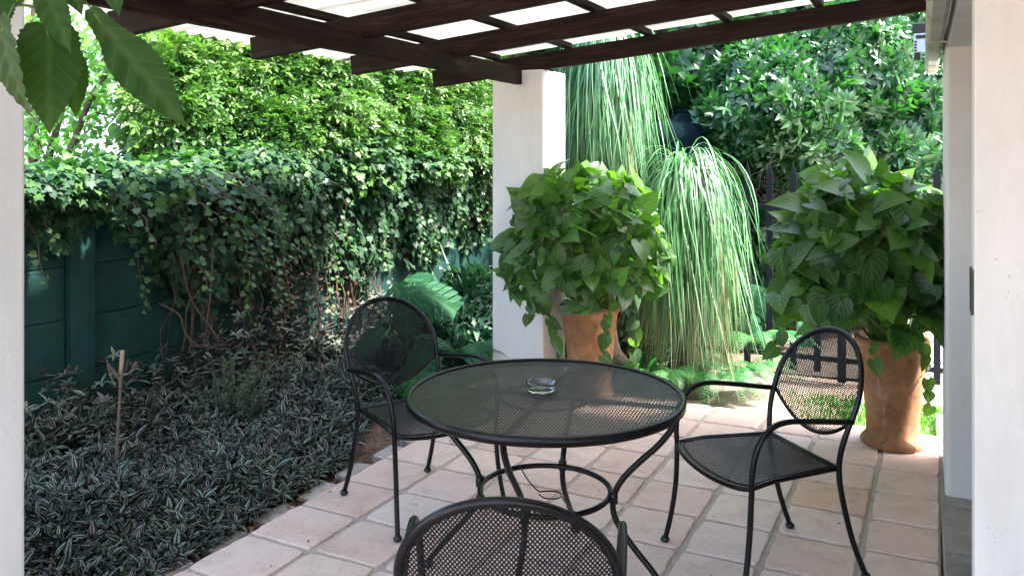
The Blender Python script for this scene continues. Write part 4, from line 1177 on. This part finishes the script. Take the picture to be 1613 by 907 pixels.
# ferns
T_pin = tpl_leaf([(0, .045), (.3, .062), (.7, .045), (1, .0)], .2, .2)
def fern(loc, nfr, L, label, seed, az_c=None, az_s=math.pi, rise=.75, group='ferns in the garden'):
    rg = np.random.default_rng(seed)
    t = empty('fern', loc, 0, label, 'fern', group); ls = LeafSet(); mb = MB()
    for k in range(nfr):
        az_ = (az_c if az_c is not None else 0) + rg.uniform(-az_s, az_s)
        l = L * rg.uniform(.7, 1.1); up = rise * rg.uniform(.7, 1.3)
        h = np.array([math.cos(az_), math.sin(az_), 0]); K = 34; s = np.linspace(0, 1, K)
        pts = np.array([0, 0, .0]) + h[None] * (l * s * (1 - .12 * s))[:, None] + np.array([0, 0, 1])[None] * (l * (up * s - 1.15 * up * s ** 2.3))[:, None]
        tn = norm(np.gradient(pts, axis=0)); side = np.cross(tn, np.array([0, 0, 1])); side = norm(side); nm = np.cross(side, tn)
        mb.tube([tuple(p) for p in pts[::4]], .0022, 4)
        wdt = l * .16 * np.clip(np.sin(math.pi * np.clip(s * .93 + .07, 0, 1)) ** .55, .05, 1)
        for sg in (1, -1):
            ls.add(T_pin, pts[2:], (side * sg + tn * .25 - nm * .15)[2:], nm[2:] + rg.normal(0, .1, (K - 2, 3)), wdt[2:], np.clip(rg.normal(.5, .2) + .1 * rg.random(K - 2), 0, 1))
    ls.build('fronds', M['fern'], t); mb.build('midrib', M['stem'], t)
FL = [((725, 560, 5.9), 14, .55, 'fern with arching fronds just left of the white column'),
      ((700, 600, 5.75), 12, .42, 'low fern between the left chair and the white column'),
      ((730, 500, 6.9), 12, .6, 'darker fern behind the others near the green wall'),
      ((1120, 600, 5.85), 16, .52, 'bright fern at the patio edge beneath the right ponytail palm'),
      ((1165, 585, 5.95), 14, .50, 'fern with long arching frond beside the black railing'),
      ((1060, 590, 5.9), 13, .45, 'fern under the hanging palm blades behind the table'),
      ((985, 590, 5.95), 13, .42, 'fern tucked beside the left terracotta pot'),
      ((1190, 540, 6.2), 9, .5, 'fern rising against the foot of the black railing')]
for i, (p, nf, L, lab) in enumerate(FL):
    x, y, z = at(*p); fern((x, y, max(z, .0) if z < .3 else .1), nf, L, lab, 50 + i, -math.pi / 2, 2.4)

lo1 = empty('low_shrub', at(735, 560, 6.5)[:2] + (0,), 0, 'low dark leafy shrub crowding the ground left of the white column', 'shrub')
blob_foliage(lo1, [bpt(730, 545, 6.6, .36, .3, .26), bpt(690, 560, 6.3, .3, .25, .2), bpt(745, 500, 7.3, .4, .3, .4), bpt(640, 560, 6.6, .35, .3, .22)], T_lau, M['strap'], 420, (.09, .15), lambda P, dp, lm, rg: rg.random(len(P)), droop=.3, seed=141, lf=4)
# strap leaved plants
def blades(ls, base, nb, L, wd, rg, up=1.0, spread=.6, droop=1.0, K=9, rlo=0., rhi=1., hdir=None):
    for _ in range(nb):
        az_ = rg.uniform(0, 2 * math.pi)
        h = np.array([math.cos(az_), math.sin(az_), 0]) if hdir is None else hdir()
        l = L * rg.uniform(.65, 1.1); sp = spread * rg.uniform(.4, 1.3); dr = droop * rg.uniform(.6, 1.4)
        s = np.linspace(0, 1, K)
        pts = base + h[None] * (l * sp * s)[:, None] + np.array([0, 0, 1])[None] * (l * (up * s - dr * s * s))[:, None]
        yield pts, rg.uniform(rlo, rhi)
def ribbon(ls, pts, wd, rnd):
    K = len(pts); tn = norm(np.gradient(pts, axis=0)); ref = np.array([0, 0, 1.0])
    side = np.cross(tn, ref) + 1e-4; side = norm(side)
    nm = np.cross(side, tn)
    ww = wd * np.clip(np.minimum(1, (1 - np.linspace(0, 1, K)) * 3 + .06), 0, 1)[:, None]
    V = np.concatenate([pts - side * ww, pts + nm * (-.25 * wd), pts + side * ww], 1).reshape(-1, 3)
    F = []
    for i in range(K - 1):
        a = 3 * i; F += [(a, a + 1, a + 4, a + 3), (a + 1, a + 2, a + 5, a + 4)]
    UV = np.stack([np.tile([0, .5, 1], K), np.repeat(np.linspace(0, 1, K), 3)], 1)
    fl = np.concatenate([np.array(ff) for ff in F])
    ls.V.append(V); ls.R.append(np.full(len(V), rnd)); ls.LI.append(fl + ls.k); ls.LS.append(np.full(len(F), 4)); ls.UV.append(UV[fl]); ls.k += len(V)
def strap(loc, nb, L, wd, label, seed, mat='strap', up=1.2, spread=.5, droop=.7):
    rg = np.random.default_rng(seed); t = empty('strap_leaf_plant', loc, 0, label, 'plant', 'strap-leaved plants'); ls = LeafSet()
    for pts, r in blades(ls, np.zeros(3), nb, L, wd, rg, up, spread, droop): ribbon(ls, pts, wd, r)
    ls.build('leaves', M[mat], t)
strap(at(745, 520, 7.0)[:2] + (.0,), 20, .95, .014, 'dark tall strap-leaved plant just left of the white column', 4, up=1.1, spread=.35, droop=.35)
strap(at(700, 520, 7.3)[:2] + (.0,), 22, .6, .013, 'dark strap-leaved plant behind the split-leaf plant', 5)
strap(at(765, 560, 6.3)[:2] + (.0,), 22, .5, .013, 'low strap-leaved plant at the foot of the white column', 6)
strap(at(640, 600, 5.6)[:2] + (-.02,), 16, .3, .014, 'small bright strap-leaved plant behind the left chair seat', 7, mat='fern')
strap(at(1010, 600, 5.85)[:2] + (-.02,), 22, .5, .016, 'green strap-leaved plant behind the round table, under the palms', 12, mat='fern')

# ------------------------------------------------------------------ ponytail palms
def pony(name, crown, n, L, label, seed, hx, dry=60, bias=(0, -.25), up=(.10, .55), trunk_x=0):
    rg = np.random.default_rng(seed)
    t = empty(name, (crown[0], crown[1], -.03), 0, label, 'palm', 'ponytail palms with hanging blades')
    ls = LeafSet(); ld = LeafSet(); zc = crown[2] + .03
    def one(l, sp, u, az_, K=14):
        h = np.array([math.cos(az_), math.sin(az_), 0]) + np.array([bias[0], bias[1], 0]); h /= np.linalg.norm(h)
        side_ = np.array([-h[1], h[0], 0]); dr = rg.normal(0, .14); fin = rg.uniform(.02, .30)
        # arch: rise, curve over, then hang
        pts = []; p = np.array([0, 0, 0.0]); ang = math.radians(rg.uniform(40, 82)) * (1 if u > .3 else .4); step = l / K
        curv = rg.uniform(.20, .42)
        for k in range(K + 1):
            pts.append(p.copy()); p = p + step * (h * math.cos(ang) * (sp if ang > 0 else sp * .8) + side_ * (dr + rg.normal(0, .035)) + np.array([0, 0, 1]) * math.sin(ang)); ang = max(ang - curv * (1.5 if ang > 0 else 1.0), -math.pi / 2 + fin)
        return np.array(pts)
    for k in range(n):
        pts = one(L * (.45 + .6 * rg.random()), hx * rg.uniform(.35, 1.15), rg.random(), rg.uniform(0, 2 * math.pi)) + np.array([rg.normal(0, .03), rg.normal(0, .03), zc + rg.uniform(-.06, .06)])
        ribbon(ls, pts, rg.uniform(.0024, .0060), rg.random())
    for k in range(dry):
        pts = one(L * rg.uniform(.9, 1.15), hx * rg.uniform(.4, 1.0), 0, rg.uniform(0, 2 * math.pi)) + np.array([rg.normal(0, .03), rg.normal(0, .03), zc - .10])
        ribbon(ld, pts, rg.uniform(.003, .005), rg.random())
    ls.build('blades', M['pony'], t); ld.build('dry_blades', M['pony_dry'], t)
    mb = MB(); mb.tube([(trunk_x, 0, -.02), (trunk_x * .8, .0, .10), (trunk_x * .4, .02, .35), (.0, .0, zc * .7), (0, 0, zc - .02)], [.17, .16, .075, .055, .045], 14, sub=4); mb.build('trunk', M['trunk'], t)
pony('ponytail_palm', at(955, 92, 6.5), 1500, 1.5, 'taller ponytail palm whose blades hang beside the white column', 2, .62, dry=40)
pony('ponytail_palm', at(1080, 306, 6.0), 1900, 1.58, 'lower ponytail palm with blades arching to the right of the potted plant', 6, .62, dry=220, bias=(.22, -.3))

# ------------------------------------------------------------------ railing
rl = empty('railing', W(2.2, 3.88, 0), 0, 'black iron railing with flat upright bars and round posts behind the right pot', 'railing')
def roff(a, b, z): return tuple(np.array(W(a, b, z)) - np.array(rl.location))
b_ = 3.88
mb = MB(); mb.box((.8, b_ - .012, 1.205), (4.6, b_ + .012, 1.24), roff); mb.build('rail', M['fence'], rl)
mb = MB(); mb.box((.8, b_ - .012, .10), (4.6, b_ + .012, .135), roff); mb.build('rail', M['fence'], rl)
posts = [1.70, 2.36, 3.9]
def a_of(px, Y0=6.5):
    r = (px - 806.5) / 1350
    # W(a, b_) ratio = r
    return (r * (P0[1] + b_ * VX[1]) - (P0[0] + b_ * VX[0])) / (UX[0] - r * UX[1])
xs = [1142, 1178, 1213, 1250, 1288, 1362, 1400, 1440, 1476, 1512]
for x in xs:
    a0 = a_of(x)
    mb = MB(); pr = [(a0 - .024, .02), (a0 + .024, .02), (a0 + .024, 1.46), (a0, 1.56), (a0 - .024, 1.46)]
    vs = [roff(p[0], b_ - .022, p[1]) for p in pr] + [roff(p[0], b_ - .013, p[1]) for p in pr]
    mb.add(vs, [(0, 1, 2, 3, 4), (9, 8, 7, 6, 5)] + [(i, 5 + i, 5 + (i + 1) % 5, (i + 1) % 5) for i in range(5)])
    mb.build('bar', M['fence'], rl)
for x in (1327,):
    a0 = a_of(x); p = roff(a0, b_ - .045, 0)
    mb = MB(); mb.tube([(p[0], p[1], -.03), (p[0], p[1], 1.60)], .030, 16, smooth=True); mb.build('post', M['fence'], rl)
a0 = a_of(1095); p = roff(a0, b_ - .045, 0); mb = MB(); mb.tube([(p[0], p[1], -.03), (p[0], p[1], 1.60)], .030, 16); mb.build('post', M['fence'], rl)

# water tank
tk = empty('water_tank', at(1085, 260, 8.4)[:2] + (0,), 0, 'dark teal ribbed water tank half hidden between the palms and the shrub', 'water tank')
prof = [(0, 0), (.62, 0)]
for k in range(6): z = .1 + k * .28; prof += [(.62, z), (.645, z + .04), (.645, z + .09), (.62, z + .13)]
prof += [(.62, 1.72), (.60, 1.80), (.45, 1.90), (.2, 1.95), (.18, 2.0), (0, 2.0)]
mb = MB(); mb.lathe(prof, n=48); mb.build('vessel', M['tank'], tk)
mb = MB(); mb.lathe([(0, 2.0), (.15, 2.0), (.15, 2.045), (0, 2.05)], n=32); mb.build('lid', M['tank'], tk)

# ------------------------------------------------------------------ shrubs and trees at the back
sh_ = empty('glossy_shrub', at(1280, 600, 8.3)[:2] + (0,), 0, 'large rounded shrub with glossy light green leaves behind the railing', 'shrub')
blob_foliage(sh_, [bpt(1215, 185, 8.0, .75, .7, .62), bpt(1330, 150, 8.2, .85, .8, .75), bpt(1440, 190, 8.2, .8, .8, .75), bpt(1270, 235, 7.9, .6, .55, .35), bpt(1400, 250, 7.9, .7, .6, .42), bpt(1250, 105, 8.7, .6, .6, .45), bpt(1400, 80, 8.7, .8, .7, .6)],
             T_lau, M['laurel'], 560, (.095, .15), lambda P, dp, lm, rg: .22 + .9 * (lm - 1) + .5 * rg.random(len(P)), droop=.35, seed=77, lump=.16, lf=3.2)
mb = MB(); so_ = np.array(sh_.location); rs = random.Random(8)
for k in range(40):
    x0, x1 = rs.uniform(1180, 1420), rs.uniform(1150, 1470)
    mb.tube([tuple(np.array(at(x0, 470, 8.2)) - so_), tuple(np.array(at((x0 + x1) / 2 + rs.uniform(-20, 20), 370, 8.1)) - so_), tuple(np.array(at(x1, 250, 7.9 + rs.uniform(-.3, .2))) - so_)], [.02, .013, .005], 6, sub=4)
for k in range(110):
    x0, y0 = rs.uniform(1150, 1450), rs.uniform(235, 330); Y_ = rs.uniform(7.4, 7.9)
    mb.tube([tuple(np.array(at(x0, y0, Y_)) - so_), tuple(np.array(at(x0 + rs.uniform(-25, 25), y0 + rs.uniform(-10, 25), Y_)) - so_), tuple(np.array(at(x0 + rs.uniform(-50, 50), y0 + rs.uniform(-10, 40), Y_ - .1)) - so_)], [.004, .003, .0015], 4, sub=3)
mb.build('branches', M['bark'], sh_)

T_big = tpl_leaf([(0, .03), (.2, .24), (.5, .28), (.8, .14), (1, .0)], .3, .3)
T_bsp = [whorl(6, T_big, .2, s + 30, .5) for s in range(3)]
dt = empty('broadleaf_tree', at(1080, 500, 9.2)[:2] + (0,), 0, 'dark green broad-leaved tree behind the taller ponytail palm', 'tree')
blob_foliage(dt, [bpt(1060, 140, 9.0, .85, .7, .55), bpt(1110, 70, 9.2, 1.0, .8, .7), bpt(960, 60, 9.4, .9, .8, .8), bpt(1160, 20, 9.6, 1.0, .8, .8), bpt(1000, 190, 9.2, .8, .6, .5)],
             T_bsp, M['bigleaf'], 330, (.10, .16), lambda P, dp, lm, rg: .2 + 1.0 * (lm - 1) + .5 * rg.random(len(P)), droop=.5, seed=91, lump=.16, lf=2.8)
mb = MB(); do_ = np.array(dt.location); mb.tube([(0, .3, -.05), (.05, .3, 1.0), (0, .2, 2.0), (.1, .2, 2.9)], [.12, .10, .08, .05], 10, sub=4); mb.build('trunk', M['bark'], dt)

bt = empty('background_tree', (4.2, 11.5, 0), 0, 'tall leafy tree filling the background above the glossy shrub at the upper right', 'tree')
blob_foliage(bt, [(2.6, 11.0, 3.3, 1.6, 1.2, 1.3), (4.6, 11.2, 3.5, 1.8, 1.2, 1.5), (6.3, 10.5, 3.4, 1.6, 1.2, 1.6), (3.5, 10.6, 2.1, 1.4, 1.0, 1.2), (5.4, 10.4, 2.0, 1.5, 1.0, 1.3), (7.2, 9.6, 2.0, 1.3, 1.2, 1.5)],
             T_lau, M['laurel'], 130, (.13, .19), lambda P, dp, lm, rg: .12 + 1.0 * (lm - 1) + .45 * rg.random(len(P)), droop=.4, seed=101, lump=.15, lf=2.0)
mb = MB(); mb.tube([(0, .0, -.05), (.1, 0, 1.3), (0, 0, 3.0)], [.16, .14, .09], 10, sub=4); mb.build('trunk', M['bark'], bt)
bh = empty('back_hedge', (1.5, 12.5, 0), 0, 'dark dense hedge closing the garden behind railing, palms and column', 'hedge')
blob_foliage(bh, [(-2.6, 12.8, 1.6, 1.6, 1.0, 2.0), (-.6, 12.2, 1.3, 1.7, 1.0, 1.9), (1.4, 11.6, 1.2, 1.7, 1.0, 1.7), (3.2, 10.6, .9, 1.5, .9, 1.4), (5.0, 10.0, .8, 1.5, .9, 1.3), (.6, 9.6, .8, 1.1, .6, 1.1), (7.5, 9.0, 1.0, 1.6, 1.0, 1.8), (2.6, 9.3, .55, 1.0, .5, .8)],
             T_bsp, M['bigleaf'], 150, (.12, .18), lambda P, dp, lm, rg: .0 + .7 * (lm - 1) + .4 * rg.random(len(P)), droop=.4, seed=111, lump=.15, lf=2.2)

# low shaded planting behind the railing
us = empty('shade_shrub', at(1300, 560, 7.6)[:2] + (0,), 0, 'low dark shrub in the shade right behind the railing', 'shrub')
blob_foliage(us, [bpt(1130, 400, 8.0, .7, .4, .55), bpt(1250, 380, 8.2, .7, .4, .6), bpt(1370, 380, 8.0, .8, .4, .7), bpt(1180, 500, 7.8, .6, .3, .35), bpt(930, 500, 7.2, .5, .3, .5), bpt(1040, 510, 7.1, .55, .3, .45), bpt(1130, 530, 7.4, .5, .3, .3)], T_bsp, M['bigleaf'], 170, (.08, .13),
             lambda P, dp, lm, rg: .35 * rg.random(len(P)), droop=.4, seed=121, lf=3)

# lawn strip
n = 6000
A = RNG.uniform(1.75, 4.2, n); B = RNG.uniform(2.74, 3.42, n); kp = RNG.random(n) < np.clip((A - 1.7) * 2.2, 0, 1)
A, B = A[kp], B[kp]; m = len(A)
pos = np.stack([P0[0] + A * UX[0] + B * VX[0], P0[1] + A * UX[1] + B * VX[1], np.full(m, -.05)], 1)
ls = LeafSet(); ls.add(tpl_leaf([(0, .05), (.5, .045), (1, 0)], .2, .4), pos, rv(m, .35) + np.array([0, 0, 1]), rv(m), RNG.uniform(.04, .085, m))
tag(ls.build('lawn', M['grass']), 'strip of bright grass between patio and pale pavers', 'lawn', kind='stuff')

# ------------------------------------------------------------------ large leaves hanging into the top left corner
def big_leaf(outl, wx=1.0):
    """dense leaf surface: rings from the midrib, serrated edge, soft puckering between veins"""
    V = []; U = []; F = []; K = 40; Mx = 7
    for i in range(K + 1):
        y = i / K; wd = np.interp(y, [p[0] for p in outl], [p[1] for p in outl])
        wd *= 1 + .045 * (1 if i % 2 else -1) * (1 if .08 < y < .96 else 0)
        for j in range(-Mx, Mx + 1):
            x = wd * j / Mx
            yy = y * 1.16 - .16 + .26 * abs(x) * (1 - y) * -1.0 * (1 if y < .25 else .4)
            z = .20 * abs(x) - .24 * y * y + .012 * math.sin((yy - .8 * abs(x)) * 30) - .35 * x * x
            V.append((x, yy, z)); U.append((.5 + x, yy))
    n = 2 * Mx + 1
    for i in range(K):
        for j in range(n - 1): F.append((i * n + j, i * n + j + 1, (i + 1) * n + j + 1, (i + 1) * n + j))
    return np.array(V), F, np.array(U)
OA = [(0, .12), (.05, .22), (.14, .29), (.26, .31), (.38, .33), (.5, .31), (.64, .25), (.78, .15), (.9, .06), (1, 0)]
OB = [(0, .03), (.06, .07), (.16, .085), (.28, .11), (.40, .17), (.55, .185), (.68, .16), (.8, .11), (.92, .045), (1, 0)]
hb = empty('hanging_branch', at(30, -60, 1.45), 0, 'branch end with large toothed green leaves hanging into the top left corner', 'branch')
bo = np.array(hb.location)
LV = [ # base px,py, tip px,py, Y base, Y tip, outline, size factor, normal
    ((78, 62), (72, 205), 1.45, 1.42, OA, (.35, -1, .15)),
    ((108, 60), (128, 180), 1.50, 1.52, OB, (.7, -.8, .2)),
    ((160, 38), (274, 176), 1.42, 1.38, OB, (.1, -1, .35)),
    ((62, -35), (100, 62), 1.40, 1.36, OB, (.1, -.9, .6)),
    ((2, 50), (16, 186), 1.38, 1.36, OA, (-.7, -.8, .2)),
    ((178, -25), (182, 20), 1.45, 1.43, OA, (0, -1, .2)),
    ((100, -50), (124, 16), 1.42, 1.4, OA, (.1, -.9, .5)),
    ((-10, -30), (-5, 60), 1.42, 1.4, OA, (.4, -.9, .2))]
mb = MB()
joints = [(-80, -40), (0, 10), (22, 12), (60, -10), (120, -60)]
main = [at(-120, -60, 1.55), at(-20, 5, 1.5), at(22, 8, 1.46), at(60, -25, 1.46), at(150, -70, 1.5)]
mb.tube([tuple(np.array(p) - bo) for p in main], [.007, .006, .005, .004, .003], 8, sub=5)
for i, (b, t_, Yb, Yt, o_, nn) in enumerate(LV):
    pb = np.array(at(b[0], b[1], Yb)); pt = np.array(at(t_[0], t_[1], Yt)); s = np.linalg.norm(pt - pb) / 1.0
    tp = big_leaf(o_)
    lf = LeafSet(); lf.add(tp, [pb - bo], [pt - pb], [nn], s * (1.0 if o_ is OA else 1.05), np.array([RNG.random()]))
    lo_ = lf.build('leaf', M['hang'], hb)
    src = np.array(main[1 + i % 3]) if i not in (2, 5) else np.array(main[3])
    if i == 0: src = np.array(main[2])
    mid = (src + pb) / 2 + np.array([.01, 0, .02])
    mb.tube([tuple(src - bo), tuple(mid - bo), tuple(pb - bo)], [.0025, .0018, .0015], 6, sub=4)
mb.build('twig', M['stem'], hb)
